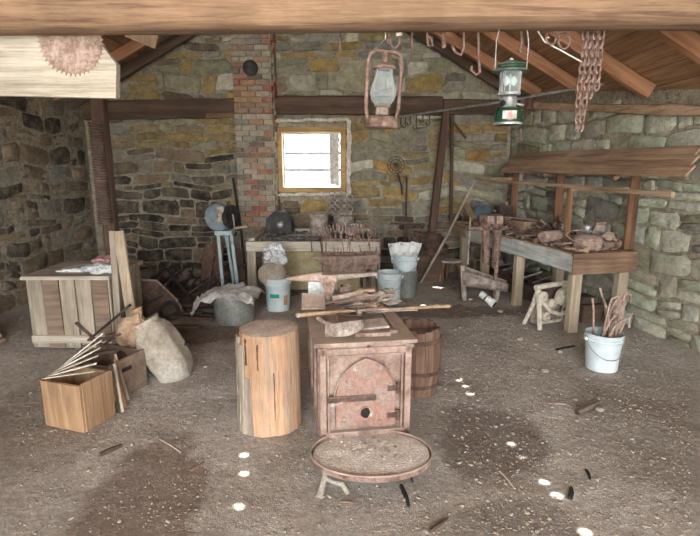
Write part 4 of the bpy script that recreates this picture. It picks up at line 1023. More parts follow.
# leg vice
v = G(511, 241, BZ); u_ = 1.66
vz = thing('leg_vice', 'rusty leg vice clamped to the bench front, its long iron leg reaching the floor', 'vice', bpr(u_, -.06, 0), BR); vz.scale = (1.25, 1.3, 1.09)
MB().tube([(0, -.01, .0), (0, -.01, .5), (0, .0, .72)], [.018, .02, .035], 8).build('leg', 'rust', vz, smooth=True)
MB().beam((.0, .02, .36), (.0, .02, .84), .05, .06, up=(0, 1, 0), w1=.07).build('fixed_arm', 'rust', vz, bevel=.006)
MB().beam((-.1, .02, .42), (-.12, .02, .84), .045, .05, up=(0, 1, 0), w1=.07).build('moving_arm', 'rust', vz, bevel=.006)
mb = MB(); mb.box((-.02, .02, .9), (.07, .17, .09)); mb.build('jaw', 'rust_pink', vz, bevel=.01)
mb = MB(); mb.box((-.11, .02, .9), (.07, .17, .09)); mb.build('jaw', 'rust_pink', vz, bevel=.01)
MB().blob((-.02, .0, .84), (.055, .07, .06), .4, 2, sub=3, seed=2).build('jaw_boss', 'rust_brown', vz, smooth=True); MB().blob((-.13, .0, .85), (.05, .06, .06), .4, 2, sub=3, seed=6).build('jaw_boss', 'rust_brown', vz, smooth=True)
MB().tube([(.1, .02, .8), (-.3, .02, .8)], [.025, .02], 12).build('screw', 'rust', vz, smooth=True)
MB().tube([(-.28, .02, .93), (-.28, .02, .42)], .009, 7).build('handle', 'dust_iron', vz, smooth=True); MB().blob((-.28, .02, .42), (.016,)*3, 0, sub=2).build('handle_ball', 'dust_iron', vz)
MB().beam((-.06, .02, .42), (.06, .02, .42), .09, .05).build('knee', 'rust_dark', vz)
one('vice_wrap', MB().blob((bpr(1.98, .03).x, bpr(1.98, .03).y, BZ+.06), (.09, .07, .065), .4, 2, seed=3), 'rust_pink', 'small knobbly rusty casting on the bench edge left of the vice', 'casting')
one('hanging_hammer', MB().beam(bpr(1.93, -.035, .78), bpr(1.93, -.045, .36), .016, .016, up=(0, 1, 0)), 'tan_z', 'thin pale stick hanging at the bench front left of the vice', 'stick')
# pan with handle and canister at the near end
pc_ = bp(.22, .30)
pt = thing('iron_kettle', 'squat reddish iron pan with a wire bail at the near end of the bench', 'pan', pc_, BR)
MB().lathe([(0, 0), (.11, 0), (.13, .03), (.14, .085), (.15, .09), (.15, .1), (.13, .1), (.1, .02), (0, .015)], n=32).build('pan_body', 'rust_pink', pt, smooth=True)
MB().lathe([(.0, .0), (.135, .0), (.14, .02), (.1, .045), (.0, .055)], (0, 0, .1), n=32).build('lid', 'rust_pink', pt, smooth=True)
MB().tube([(-.16, 0, .09), (-.2, .06, .14), (-.12, .12, .17), (.05, .12, .18), (.17, .06, .14), (.16, 0, .09)], .006, 6).build('bail', 'dust_iron', pt, smooth=True)
MB().beam((.14, -.02, .07), (.32, -.06, .06), .035, .012).build('handle', 'rust', pt)
RX = Rm(PI/2, 0, .9)
pc2 = bp(.52, .16); cn = thing('rusty_canister', 'reddish cylinder lying on its side left of the iron pan on the bench', 'canister', pc2, 0)
MB().lathe([(0, -.13), (.05, -.13), (.055, -.12), (.055, .12), (.05, .13), (.038, .13), (.038, .1), (0, .1)], (0, 0, .056), Rm(PI/2, 0, -1.0), 28).build('cylinder', 'rust_pink', cn, smooth=True)
MB().torus((0, 0, 0), .052, .008, Rm(PI/2, 0, -1.0), 28, 8).build('collar', 'rust', cn, smooth=True); cn.children[-1].location = Rm(PI/2, 0, -1.0) @ Vector((0, 0, .128)); cn.children[-1].location.z += .056
# toolbox and big iron pieces
bx_ = thing('wooden_toolbox', 'brown wooden toolbox with iron bars lying on top, right of the vice', 'toolbox', bp(1.62, .35), BR+.1)
mb = MB(); mb.box((0, 0, .07), (.26, .34, .14)); mb.build('box', 'brown_y', bx_, bevel=.004); MB().box((0, 0, .15), (.28, .36, .018)).build('lid', 'brown_y', bx_, bevel=.004)
MB().tube([(-.13, -.1, .05), (-.155, -.1, .09), (-.155, .1, .09), (-.13, .1, .05)], .007, 6).build('handle', 'rust', bx_)
for i in range(3): tool('bar', bp(1.62+.08*i-.08, .34, BZ+.162+.0*i), 1.9+.25*i, 'dust_iron', ['front', 'middle', 'rear'][i]+' of the three iron bars on the wooden toolbox', .9)
dk = thing('dark_oil_tin', 'upright dark oil tin standing by the first shelf post', 'tin', bp(2.5, .5), BR)
MB().box((0, 0, .14), (.2, .16, .28)).build('can', 'rust_dark', dk, bevel=.008); MB().lathe([(.02, 0), (.02, .03), (.028, .03), (.028, .04)], (.04, 0, .28), n=12).build('spout', 'dust_iron', dk); MB().tube([(-.06, 0, .28), (-.05, 0, .32), (-.01, 0, .32), (0, 0, .28)], .006, 6).build('handle', 'rust', dk)
# far end: boards and a dark sheet
one('tilted_board', MB().beam(bp(2.98, .02, BZ+.02), bp(2.55, .25, BZ+.02), .14, .02, roll=.0), 'brown_y', 'brown board lying at the far end of the bench', 'board')
one('slate_sheet', MB().box(bp(2.82, .32, BZ+.15), (.24, .012, .24), Rm(.5, .5, BR+.2)), 'blue', 'blue-grey sheet leaning at the far end of the bench by the post', 'sheet metal')
one('leaning_plank', MB().beam(bp(2.95, .12, BZ+.27), bp(2.5, .12, BZ+.02), .09, .018), 'tan_z', 'tan plank propped against the post at the far end of the bench', 'plank')
one('dark_tarp', MB().blob((bp(2.5, .33).x, bp(2.5, .33).y, BZ+.07), (.2, .17, .08), .5, 2, seed=14, sub=4), 'rust_dark', 'dark heap of tar cloth behind the far vice end of the bench', 'tarp')
items = [ # u, v, kind, rz, mat, scale, label
 (2.15, .2, 'gear', .3, 'rust_pink', .9, 'toothed gear wheel lying left of the vice on the bench'), (2.3, .12, 'ring', 1.2, 'rust', .9, 'rusty ring near the far front edge of the bench'),
 (2.05, .42, 'hammer', 2.2, 'rust', 1.1, 'hammer behind the gear wheel on the bench'), (2.28, .45, 'block', .8, 'rust_dark', 1.2, 'dark block near the oil tin on the bench'),
 (1.22, .12, 'tongs', 1.2, 'rust', 1.0, 'tongs at the bench edge right of the vice'), (1.1, .3, 'plane', 1.1, 'rust', 1.0, 'wooden hand plane at mid bench'),
 (1.25, .42, 'hammer', 2.6, 'rust_pink', 1.2, 'hammer beside the toolbox at mid bench'), (1.0, .1, 'wrench', 1.3, 'rust', 1.1, 'wrench along the front edge between the two bench halves'),
 (.88, .24, 'block', .4, 'rust_pink', 1.3, 'pinkish block left of the lying canister'), (.9, .42, 'shears', 2.2, 'dust_iron', 1.2, 'iron shears behind the lying canister'),
 (.78, .1, 'bolt', .5, 'rust', 1.1, 'short bolt at the bench edge near the canister'), (.7, .36, 'spike', 1.8, 'white_tin', 1.4, 'pale spike pointing at the rail post'),
 (1.02, .52, 'can', 0, 'white_tin', 1.1, 'white tin can between the second shelf post and the rail post'), (1.16, .6, 'jar', 0, 'rust_dark', 1.2, 'dark jar beside the white tin can on the bench'),
 (.86, .58, 'wheel', .5, 'dust_iron', 1.2, 'spoked iron wheel lying behind the rail post'), (.62, .55, 'can', 0, 'steel', 1.2, 'grey can right of the rail post'),
 (.46, .6, 'jar', 0, 'dust_iron', 1.3, 'stoneware-grey jar near the wall at the near end of the bench'), (.3, .62, 'block', 1.0, 'rust_dark', 1.5, 'dark block behind the iron pan'),
 (1.38, .6, 'block', .2, 'rust', 1.5, 'large rusty block by the wall beyond the white can'), (1.42, .1, 'spike', 1.4, 'rust', 1.1, 'spike at the bench front just right of the vice'),
 (2.65, .12, 'tongs', .6, 'rust_dark', .9, 'dark tongs at the far front corner of the bench'), (1.9, .58, 'pipe', .4, 'rust_dark', 1.4, 'dark pipe against the wall behind the toolbox'),
 (.1, .12, 'bolt', 2.0, 'tan_z', 1.2, 'tan bolt at the near front corner of the bench'), (.62, .2, 'ring', 2.2, 'dust_iron', .8, 'small ring between canister and rail post'),
 (1.35, .27, 'pipe', 1.0, 'rust', 1.0, 'rusty pipe in front of the toolbox'), (2.45, .22, 'bar', 1.4, 'rust', .8, 'flat bar lying at the far part of the bench'),
 (.95, .35, 'bar', 1.7, 'rust_pink', .9, 'pinkish bar crossing behind the block at mid bench'), (.2, .5, 'pipe', .2, 'rust', 1.1, 'rusty pipe between the iron pan and the wall'),
 (.74, .5, 'block', .9, 'tan_z', 1.4, 'tan wooden block behind the spike'), (1.7, .1, 'bolt', .1, 'rust', 1.2, 'bolt on the bench edge in front of the toolbox')]
for (u, v, kd, rz, m, s, lb) in items: tool(kd, bp(u, v, BZ+.002), BR+rz, m, lb, s*1.3)
r = random.Random(45)
for i in range(44):
    u, v = r.uniform(.1, 2.6), r.uniform(.12, .55)
    p = bp(u, v, BZ+r.uniform(.03, .15)); a = r.uniform(0, 6.3); L = r.uniform(.07, .17); d = Vector((math.cos(a)*L, math.sin(a)*L, r.uniform(-.0, .07))); mb = MB()
    if i % 3 == 0: mb.blob(p, (.06, .045, .04), .45, 2, sub=3, seed=i)
    elif i % 3 == 1: mb.beam(p-d*.6, p+d, r.uniform(.03, .06), r.uniform(.015, .03), jit=.003, seg=4)
    else: mb.tube([p-d, p+Vector((0, 0, .03)), p+d], r.uniform(.010, .018), 7)
    one('scrap_piece', mb, ['rust', 'rust_brown', 'dust_iron', 'rust_pink', 'rust_dark'][i % 5], ['knobbly rusty casting', 'flat rusty iron bar', 'bent rusty iron rod'][i % 3]+' in the jumble covering the work bench', 'scrap iron', ['castings', 'bars', 'bent rods'][i % 3]+' jumbled on the work bench', smooth=(i % 3 != 1))
r = random.Random(44); mb = MB()
for i in range(170):
    u, v = r.uniform(.05, 2.9), r.uniform(.06, .62); s = r.uniform(.012, .032); p = bp(u, v, BZ+s*.5)
    if r.random() < .5: mb.blob(p, (s, s*.8, s*.7), .35, sub=1, seed=i)
    else: a = r.uniform(0, 6.3); L = r.uniform(.03, .1); mb.tube([p, p+Vector((L*math.cos(a), L*math.sin(a), r.uniform(0, .02)))], r.uniform(.004, .01), 5)
one('iron_scrap', mb, 'rust', 'litter of small rusty scraps covering the work bench', 'scrap', kind='stuff')
# leaning stick, stool, leather
one('leaning_stick', MB().tube([G(421, 283, .0)+Vector((0, 0, .01)), at(447, 236, 6.55), at(475, 181, 6.75)], [.016, .019, .014], 8), 'grey_z', 'long pale stick leaning from the floor across the far end of the bench', 'stick', smooth=True)
q = G(450, 282, 0); stl_ = thing('wooden_stool', 'low three legged wooden stool behind the leaning stick', 'stool', (q.x, q.y+.1, 0))
MB().lathe([(0, .0), (.17, 0), (.175, .03), (0, .035)], (0, 0, .27), n=24, sy=.7).build('seat', 'grey_x', stl_)
for (x, y) in ((-.1, -.08), (.12, -.06), (.0, .1)): MB().tube([(x*.8, y*.8, .28), (x*1.5, y*1.5, 0)], [.022, .018], 8).build('leg', 'brown_z', stl_)
q = at(428, 245, 6.9)
one('leather_apron', MB().blob((q.x, 6.95, q.z), (.26, .14, .17), .45, 2.2, seed=8, sub=4), 'leather', 'dark brown crumpled leather heap beside the post at the far bench end', 'leather', smooth=True)
mb = MB(); mb.box((q.x+.02, 6.98, (q.z-.15)/2), (.42, .3, q.z-.13), jit=.01); one('dark_crate', mb, 'timber_dark', 'dark crate under the leather heap in the far right corner', 'crate')
# under the bench
q = G(478, 300, 0)
tr = thing('cast_trough', 'dusty cast iron trough tipped on its stand under the bench', 'trough', (q.x-.03, q.y+.05, 0), -.2); tr.scale = (1.25, 1.25, 1.25)
mb = MB(); vs = []; fs = []; n = 16
for j in range(9):
    t = j/8; x = -.12+.42*t; rr = .14*(1-.5*t)
    for i in range(n):
        a = PI+PI*i/(n-1); vs.append((x, rr*math.cos(a), .30+rr*1.2*math.sin(a)-.12*t))
for j in range(8):
    for i in range(n-1): fs.append((j*n+i, j*n+i+1, (j+1)*n+i+1, (j+1)*n+i))
mb.add(vs, fs); mb.build('bowl', 'dust_iron', tr, smooth=True, solid=.02)
MB().beam((-.1, 0, 0), (-.13, 0, .34), .2, .05, up=(1, 0, 0), w1=.14).build('stand', 'dust_iron', tr, bevel=.01); MB().beam((.2, 0, 0), (.22, 0, .12), .08, .04, up=(1, 0, 0)).build('foot', 'dust_iron', tr)
a, b = G(481, 292, .16), G(493, 304, .045)
pp = thing('white_pipe', 'short white pipe elbow lying on the dust in front of the trough', 'pipe', (b.x, b.y, .0))
A = Vector((a.x-b.x, a.y-b.y+.0, .14)); Bv = Vector((0, 0, .052))
MB().tube([A, A.lerp(Bv, .5), Bv], .04, 16).build('barrel', 'white_tin', pp, smooth=True)
d_ = (Bv-A).normalized(); MB().tube([Bv-d_*.03, Bv+d_*.02], .05, 16).build('socket', 'white_tin', pp); MB().tube([Bv+d_*.021, Bv+d_*.023], .038, 16).build('bore', 'black_void', pp); MB().tube([A.lerp(Bv, .4), A.lerp(Bv, .5)], .044, 16).build('band', 'rust_dark', pp)
# cream machine stand: sewing machine-like casting with wheels
q = G(545, 330, 0); ms = thing('machine_frame', 'cream and grey cast machine frame with round bosses under the bench', 'machine frame', (G(537, 321, 0).x, G(537, 321, 0).y-.12, 0), BR+.25); ms.location.x += .08; ms.scale = (1.15, 1.1, 1.15)
for x in (-.17, .17):
    MB().tube([(x*1.15, -.08, .0), (x, -.03, .18), (x, .0, .34)], [.022, .024, .022], 8).build('side_casting', 'cream_iron', ms, smooth=True)
    MB().tube([(x*1.1, .12, .0), (x, .05, .18), (x, .0, .34)], [.018, .02, .02], 8).build('side_casting', 'cream_iron', ms, smooth=True)
MB().tube([(-.2, 0, .36), (.2, 0, .37)], .024, 8).build('top_rail', 'cream_iron', ms, smooth=True); MB().tube([(-.19, -.07, .06), (.19, -.07, .05)], .016, 8).build('lower_rail', 'cream_iron', ms, smooth=True)
MB().tube([(-.17, -.05, .25), (-.12, -.11, .17), (-.02, -.13, .13), (.08, -.12, .14), (.17, -.05, .22)], .02, 8).build('curved_brace', 'cream_iron', ms, smooth=True)
for (x, y, z, rr) in ((-.15, -.05, .27, .06), (.07, -.07, .26, .075), (.17, -.02, .3, .05), (-.03, -.05, .2, .05), (-.1, -.06, .1, .045)):
    MB().lathe([(0, -.03), (rr, -.03), (rr, .0), (rr*.8, .008), (rr*.35, .008), (rr*.3, .03), (0, .03)], (x, y, z), R90, 20).build('boss', 'cream_iron', ms, smooth=True)
MB().box((0, .04, .1), (.3, .12, .16), jit=.01).build('gear_box', 'dust_iron', ms, bevel=.02); MB().box((.02, .05, .25), (.34, .05, .16), jit=.01).build('back_plate', 'rust_dark', ms, bevel=.01)
MB().torus((.1, -.1, .13), .07, .012, R90, 20, 8).build('ring_gear', 'rust_pink', ms, smooth=True)
for i, (a, b, z1) in enumerate((((546, 318), (560, 296), .15), ((552, 322), (566, 305), .1), ((548, 310), (563, 322), .06), ((540, 322), (562, 314), .04))):
    P0 = G(*a, .015); P1 = G(*b, z1); one('rusty_rod', MB().tube([P0, P0.lerp(P1, .5)+Vector((0, 0, .01)), P1], .012, 6), 'rust_pink', 'pinkish rusty rod leaning against the cream machine frame', 'rod', 'rusty rods by the machine frame')
r = random.Random(77)
for i in range(6):
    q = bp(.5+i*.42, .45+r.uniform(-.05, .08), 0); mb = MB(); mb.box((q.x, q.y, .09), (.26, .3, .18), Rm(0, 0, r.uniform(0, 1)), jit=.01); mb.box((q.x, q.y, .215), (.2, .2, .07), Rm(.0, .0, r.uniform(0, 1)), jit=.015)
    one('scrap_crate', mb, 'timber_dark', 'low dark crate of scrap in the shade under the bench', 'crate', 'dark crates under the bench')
for i in range(9):
    q = bp(.6+i*.26, .38, .0); a = r.uniform(0, 6.3)
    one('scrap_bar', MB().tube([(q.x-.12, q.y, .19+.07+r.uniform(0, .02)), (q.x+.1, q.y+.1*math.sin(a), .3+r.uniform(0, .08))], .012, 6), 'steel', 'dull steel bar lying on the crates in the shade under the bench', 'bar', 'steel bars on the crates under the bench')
# bucket of rusty iron at the right edge
p = G(609, 374, 0); b4 = (p.x, p.y+.13, 0)
bucket(b4, 'white bucket at the near end of the bench, crammed with rusty iron', lab=None, rad=.14, h=.3, group=None, handle=True)
r = random.Random(5)
for i in range(13):
    a = r.uniform(0, 6.3); x, y = b4[0]+.07*math.cos(a), b4[1]+.07*math.sin(a); a2 = r.uniform(0, 6.3)
    tp = Vector((x+.13*math.cos(a2), y+.1*math.sin(a2), .5+r.uniform(-.1, .17)))
    pts = [(x, y, .15), Vector((x, y, .3)).lerp(tp, .6), tp]
    if i % 3 == 0: pts += [tp+Vector((.05, 0, .02)), tp+Vector((.07, .02, -.06))]
    one('rusty_iron', MB().tube(pts, .009, 6), 'rust_pink', 'rusty iron piece sticking out of the white bucket at the right edge', 'scrap iron', 'rusty pieces in the right-hand bucket', smooth=True)
MT['tan_box'] = M_wood('tan_box_wood', ['7f6248', 'a58767', 'b99c7c'], 'z', 1.5, .4)
MT['cardboard'] = M_wood('cardboard_brown', ['6b5a4c', '8a7868', 'a09080'], 'x', 1.5, .3)
# ------------------------------------------------------------------ left side clutter
q = G(113, 350, 0); gx, gy = q.x, q.y
cb = thing('plank_cabinet', 'grey plank cabinet at the left, with pink and white rags on top', 'cabinet', (gx-.35, gy+.35, 0))
mb = MB()
for i in range(5): MB().box((-.28+.14*i, -.33, .33), (.132, .02, .62), jit=.004).build('front_plank', ['grey_z', 'cardboard'][i % 3 == 1], cb)
MB().box((.35, 0, .33), (.02, .64, .62), jit=.003).build('side_panel', 'grey_z', cb); MB().box((-.35, 0, .33), (.02, .64, .62)).build('side_panel', 'grey_z', cb)
MB().box((0, 0, .655), (.76, .72, .03), jit=.004).build('top', 'grey_x', cb); MB().box((0, -.345, .1), (.7, .02, .07)).build('skirting', 'grey_x', cb)
one('pink_rag', MB().blob((gx-.14, gy+.32, .725), (.13, .11, .06), .5, 2.5, seed=3, sub=4), M_noise('pink_rag', ['8d6a6c', 'b98f92', 'd6c3c1'], 8), 'faded pink rag on top of the grey plank cabinet', 'rag', smooth=True)
one('white_rag', MB().blob((gx-.08, gy+.12, .71), (.15, .08, .045), .5, 2.5, seed=9, sub=4), 'plastic_bag', 'white rag in front of the pink one on the plank cabinet', 'rag', smooth=True)
for i in range(3):
    one('folded_paper', MB().box((gx-.4+.06*i, gy+.25, .678+.012*i), (.24, .18, .012), Rm(0, 0, .2*i), jit=.002), 'paper', 'folded paper in the small pile on the left of the plank cabinet', 'paper', 'papers on the plank cabinet')
Yp = gy+.02
A = at(116, 231, Yp); Bt = Vector((at(138, 340, Yp-.05).x, Yp-.08, .0)); Dt = Vector((at(118, 300, Yp).x, Yp-.05, 0))
one('pale_board', MB().beam(Bt, A+Vector((.02, 0, 0)), .085, .03, jit=.001, seg=4, up=(0, 1, 0)), 'leg_wood', 'thicker fresh pale board leaning in front of the plank cabinet', 'board', 'pale boards leaning by the cabinet')
one('pale_board', MB().beam(Dt+Vector((0, .0, 0)), A+Vector((-.03, 0, 0)), .055, .025, jit=.001, seg=4, up=(0, 1, 0)), 'grey_z', 'slimmer pale board standing left of the thicker one at the cabinet', 'board', 'pale boards leaning by the cabinet')
# barrow sheet
q = G(150, 326, 0); bw = thing('rusty_barrow_tray', 'dark rusty barrow tray standing on edge behind the pale boards', 'barrow', (q.x, q.y+.2, 0), .5)
mb = MB(); mb.prism([(-.2, .0), (.28, 0), (.2, .2), (.02, .42), (-.2, .46)], .03); mb.build('tray', 'rust_dark', bw, bevel=.004)
MB().tube([(.28, -.02, .02), (.2, -.02, .21), (.02, -.02, .43), (-.2, -.02, .47)], .012, 6).build('rim', 'rust', bw)
MB().torus((.12, -.06, .1), .09, .02, R90, 20, 8).build('wheel', 'black_iron', bw)
# sand bag
q = G(164, 384, 0); sb = thing('canvas_sack', 'plump pale canvas sack leaning on the crates at the left, mouth turned up', 'sack', (q.x-.035, q.y+.16, 0))
R1 = Rm(0, -.48, .0)
MB().blob((-.005, 0, .205), (.14, .15, .26), .10, 1.8, R1, 4, 4, .62).build('sack_body', 'canvas', sb, smooth=True)
mb = MB(); cc = R1 @ Vector((0, 0, 1)); c0 = Vector((-.005, 0, .205))
mb.tube([c0+cc*.17, c0+cc*.24, c0+cc*.275], [.13, .09, .105], 20); mb.build('neck', 'canvas', sb, smooth=True)
MB().torus(c0+cc*.235, .095, .007, R1, 24, 6).build('tie', 'tan_cloth', sb)
MB().blob((.06, -.04, .018), (.02, .014, .014), .2, sub=2).build('corner_ear', 'canvas', sb)
q2 = at(134, 327, sb.location.y)
tn = thing('tan_cloth_bag', 'empty tan cloth bag slumped behind the canvas sack mouth', 'bag', (q2.x, sb.location.y-.0, 0))
z0 = q2.z
MB().blob((.0, 0, z0-.03), (.125, .1, .15), .35, 1.8, Rm(0, .3, 0), 6, 4).build('bag_body', 'tan_cloth', tn, smooth=True)
MB().tube([(.02, 0, z0+.06), (.045, 0, z0+.11), (.03, .0, z0+.15)], [.05, .025, .045], 14).build('bag_neck', 'tan_cloth', tn, smooth=True)
MB().blob((-.02, .02, (z0-.12)/2), (.13, .12, (z0-.12)/2), .15, 1.5, None, 2, 3, .8).build('bag_bottom', 'leather', tn, smooth=True)
# crates at the left front
q = G(139, 396, 0)
def crate(name, x, y, w, d, h, rz, mat, label, slot=False, cat='crate'):
    t = thing(name, label, cat, (x, y, 0), rz); th = .018
    MB().box((0, -d/2, h/2), (w, th, h), jit=.003).build('side', mat, t); MB().box((0, d/2, h/2), (w, th, h), jit=.003).build('side', mat, t)
    for s_ in (-1, 1): MB().box((s_*w/2, 0, h/2), (th, d-th, h+.02), jit=.003).build('end_board', mat, t)
    MB().box((0, 0, .012), (w-th, d-th, .02)).build('bottom', mat, t)
    if slot: MB().box((w/2+th*.55, -.02, h*.72), (.004, .09, .03)).build('hand_slot', 'black_void', t)
    return t
cr1 = crate('wooden_crate', q.x-.25, q.y+.12, .34, .34, .26, -.35, 'cardboard', 'greyish brown wooden crate with a hand slot, in front of the canvas sack', True)
q = G(112, 432, 0)
cr2 = crate('tan_box', q.x-.27, q.y+.16, .3, .24, .3, -.3, 'tan_box', 'tan wooden box nearest the camera at the left edge')
q = at(105, 372, 3.0)
for i, (a, b, m, lb) in enumerate(((Vector((-.16, -.05, .28)), Vector((.12, -.12, .34)), 'timber_dark', 'dark bar resting across the slotted crate'), (Vector((-.2, .08, .3)), Vector((.1, -.02, .42)), 'rust_dark', 'dark rusty strap tilted up over the slotted crate'), (Vector((-.1, .12, .29)), Vector((-.2, .0, .5)), 'timber_dark', 'short dark bar standing in the slotted crate'))):
    c = cr1.location; one('scrap_lath', MB().beam(c+a, c+b, .045, .02, jit=.002, seg=3), m, lb, 'lath', 'scrap laths on the crates')
for i in range(6):
    c = cr2.location; ang = .3+.13*i
    one('pale_lath', MB().beam(c+Vector((-.16, -.06+.03*i, .31)), c+Vector((.12, .0+.03*i, .33+.04*i)), .022, .008), ['grey_x', 'white_paint'][i % 2], 'thin pale lath fanned out on the tan box at the left edge', 'lath', 'pale laths on the tan box')
for i in range(3):
    a = G(123+i*3, 412-i*6, 0); one('leaning_lath', MB().beam(a+Vector((0, 0, 0)), a+Vector((-.06-.02*i, .07, .31)), .018, .01, up=(0, 1, 0)), ['grey_z', 'brown_z', 'grey_z'][i], 'thin lath leaning on the front of the slotted crate', 'lath', 'laths leaning on the slotted crate')
# dark scrap between
r = random.Random(12)
for i in range(16):
    px, py = r.uniform(100, 150), r.uniform(325, 372); a = G(px, py, 0); L = r.uniform(.3, .6); an = r.uniform(-.6, .9)
    d = Vector((math.cos(an)*L, math.sin(an)*L*.4, r.uniform(.02, .3))); a.z = .03+.012*i; a.x -= .15
    one('scrap_bar', MB().beam(a, a+d, r.uniform(.02, .05), .02, jit=.002, seg=3), r.choice(['timber_dark', 'rust_dark', 'black_iron', 'brown_x']), 'dark scrap bar in the heap between cabinet and crates', 'bar', 'dark scrap bars heaped at the left')
# bent iron in the dark left corner
for i in range(26):
    px, py = r.uniform(108, 208), r.uniform(284, 312); a = G(px, py, 0); a.z = .02; z = r.uniform(.05, .42); m = r.choice(['black_iron', 'rust_dark', 'black_iron', 'black_iron'])
    dx = r.uniform(-.45, .45); b = a+Vector((dx, r.uniform(.1, .3), z)); c = b+Vector((r.uniform(-.25, .25), .05, r.uniform(-.2, .1)))
    c.z = max(.02, c.z)
    one('bent_iron', MB().tube([a, b, c], r.uniform(.009, .018), 6), m, 'bent iron bar in the dark heap at the foot of the left back wall', 'iron bar', 'bent iron in the dark corner')
for i in range(10):
    px, py = r.uniform(140, 190), r.uniform(300, 335); a = G(px, py, 0); an = r.uniform(-.5, .8); L = r.uniform(.3, .7)
    if 215 < px: continue
    one('dark_board', MB().beam(a+Vector((-.1, .1, .015+.006*i)), a+Vector((-.1+L*math.cos(an), .1+L*math.sin(an), .02+.006*i)), .07, .02, jit=.002, seg=3), 'timber_dark', 'dusty brown board flat on the floor of the dark left corner', 'board', 'boards flat in the left corner')
MBx = MB()
for i in range(3):
    q = G(165+i*22, 290, 0); one('broken_stone', MB().blob((q.x, q.y+.2, .1), (.24, .17, .13), .35, 2, seed=30+i, sub=3), 'rust_dark', 'sooty lump of rubble at the base of the left back wall', 'rubble', 'sooty rubble by the back wall')
# dark timber post with a coiled hose at the left edge
q = at(103, 170, 4.9); pst = thing('dark_post', 'dark standing timber post at the left, hung with a thick coil', 'post', (q.x, 4.95, 0))
zt = zr(q.x-.06)-.01
MB().beam((0, 0, 0), (0, 0, zt), .12, .12, jit=.004, seg=12, up=(0, 1, 0)).build('timber', 'timber_dark_z', pst)
MB().box((.0, -.07, 1.75), (.03, .05, .03)).build('peg', 'timber_dark_z', pst)
mb = MB(); pts = []
for i in range(420):
    t = i/420; a = 2*PI*38*t; pts.append((q.x+.01+.055*math.cos(a), 4.82+.045*math.sin(a), 2.0-.95*t))
mb.tube(pts, .012, 5); one('coil_spring', mb, 'rust_dark', 'long dark iron coil hanging on the post at the left edge', 'coil', smooth=True)
# board end and saw blade hung at upper left
a = at(90, 84, 3.5); b = at(120, 84, 3.5)
one('pale_board_end', MB().prism([(0, 0), (.9, -.02), (.92, .16), (.86, .24), (.8, .34), (.0, .34)], .05, (at(121, 95, 2.96).x-.92, 2.96, at(121, 95, 2.96).z)), 'grey_x', 'broad pale board with a cut corner high at the left edge', 'board')
q = at(78, 44, 3.0); mb = MB(); pts = []; n = 44
for i in range(n): 
    a = 2*PI*i/n; pts += [(.17*math.cos(a), .17*math.sin(a)), (.187*math.cos(a+.03), .187*math.sin(a+.03)), (.17*math.cos(a+.07), .17*math.sin(a+.07))]
mb.prism(pts, .004, (q.x, 2.925, q.z)); one('circular_saw_blade', mb, 'rust_pink', 'rusty toothed circular saw blade hanging from the tie beam at the left', 'saw blade')
one('saw_wire', MB().tube([(q.x, 2.918, q.z+.1), (q.x, 2.912, q.z+.2)], .003, 5), 'steel', 'short wire holding the saw blade on the tie beam', 'wire')
# light rafter end and brown board at upper left
A = at(127, 30, 5.2); Bq = at(157, 42, 5.2)
st(MB().beam(A, Bq, .02, .13, jit=.003, seg=3).build('trim_60', 'tan_z', origin='auto'))
# things beyond the photograph's left edge: stacked planks against the wall
for i in range(5):
    one('stacked_plank', MB().beam((-3.35+.02*i, 1.9, .02+.045*i), (-3.3-.03*i, 4.4, .02+.045*i), .22, .038, jit=.003, seg=6), ['brown_y', 'grey_y'][i % 2], 'long plank in the low stack on the floor by the left wall', 'plank', 'planks stacked by the left wall')
# ------------------------------------------------------------------ lanterns
q = at(381, 128, 2.8)
kl = thing('kerosene_lantern', 'rusty kerosene barn lantern with clear glass globe, hanging from the tie beam', 'lantern', (q.x, 2.8, q.z))
kl.rotation_euler = (.0, .05, .1)
MB().lathe([(0, 0), (.088, 0), (.092, .008), (.088, .035), (.07, .055), (.035, .066), (0, .07)], n=32).build('fuel_tank', 'rust_brown', kl, smooth=True)
MB().lathe([(.03, .066), (.036, .075), (.034, .105), (.045, .112), (.045, .118), (.02, .125)], n=24).build('burner', 'dust_iron', kl, smooth=True)
MB().lathe([(.040, .118), (.062, .145), (.070, .175), (.066, .21), (.052, .25), (.045, .285), (.046, .3)], n=32).build('globe', 'glass', kl, smooth=True)
MB().lathe([(.02, .335), (.035, .33), (.058, .312), (.06, .3), (.045, .298)], n=24).build('hood', 'rust_brown', kl, smooth=True)
MB().lathe([(.016, .33), (.018, .385), (.0, .39)], n=14).build('chimney', 'rust_brown', kl, smooth=True)
for s_ in (-1, 1):
    MB().tube([(s_*.075, 0, .04), (s_*.088, 0, .1), (s_*.092, 0, .33), (s_*.08, 0, .375), (s_*.045, 0, .392), (0, 0, .388)], .0105, 10).build('side_tube', 'rust_brown', kl, smooth=True)
mb = MB(); mb.tube([(-.062, .04, .22), (0, .075, .2), (.062, .04, .22)], .003, 5); mb.build('guard_wire', 'rust_brown', kl)
MB().tube([(-.09, 0, .30), (-.06, .03, .40), (0, .035, .46), (.06, .03, .40), (.09, 0, .30)], .0035, 6).build('bail', 'rust_brown', kl, smooth=True)
MB().tube([(0, .035, .455), (.0, .035, .56)], .003, 5).build('hanging_wire', 'steel', kl)
q = at(507.5, 125, 2.8)
gl = thing('camping_lantern', 'green and clear glass camping lantern hanging on a wire bail from the tie beam', 'lantern', (q.x, 2.8, q.z), .1)
MB().lathe([(0, 0), (.062, 0), (.072, .012), (.074, .03), (.070, .07), (.06, .085), (.03, .092), (0, .093)], n=36).build('fuel_tank', 'green_dark', gl, smooth=True)
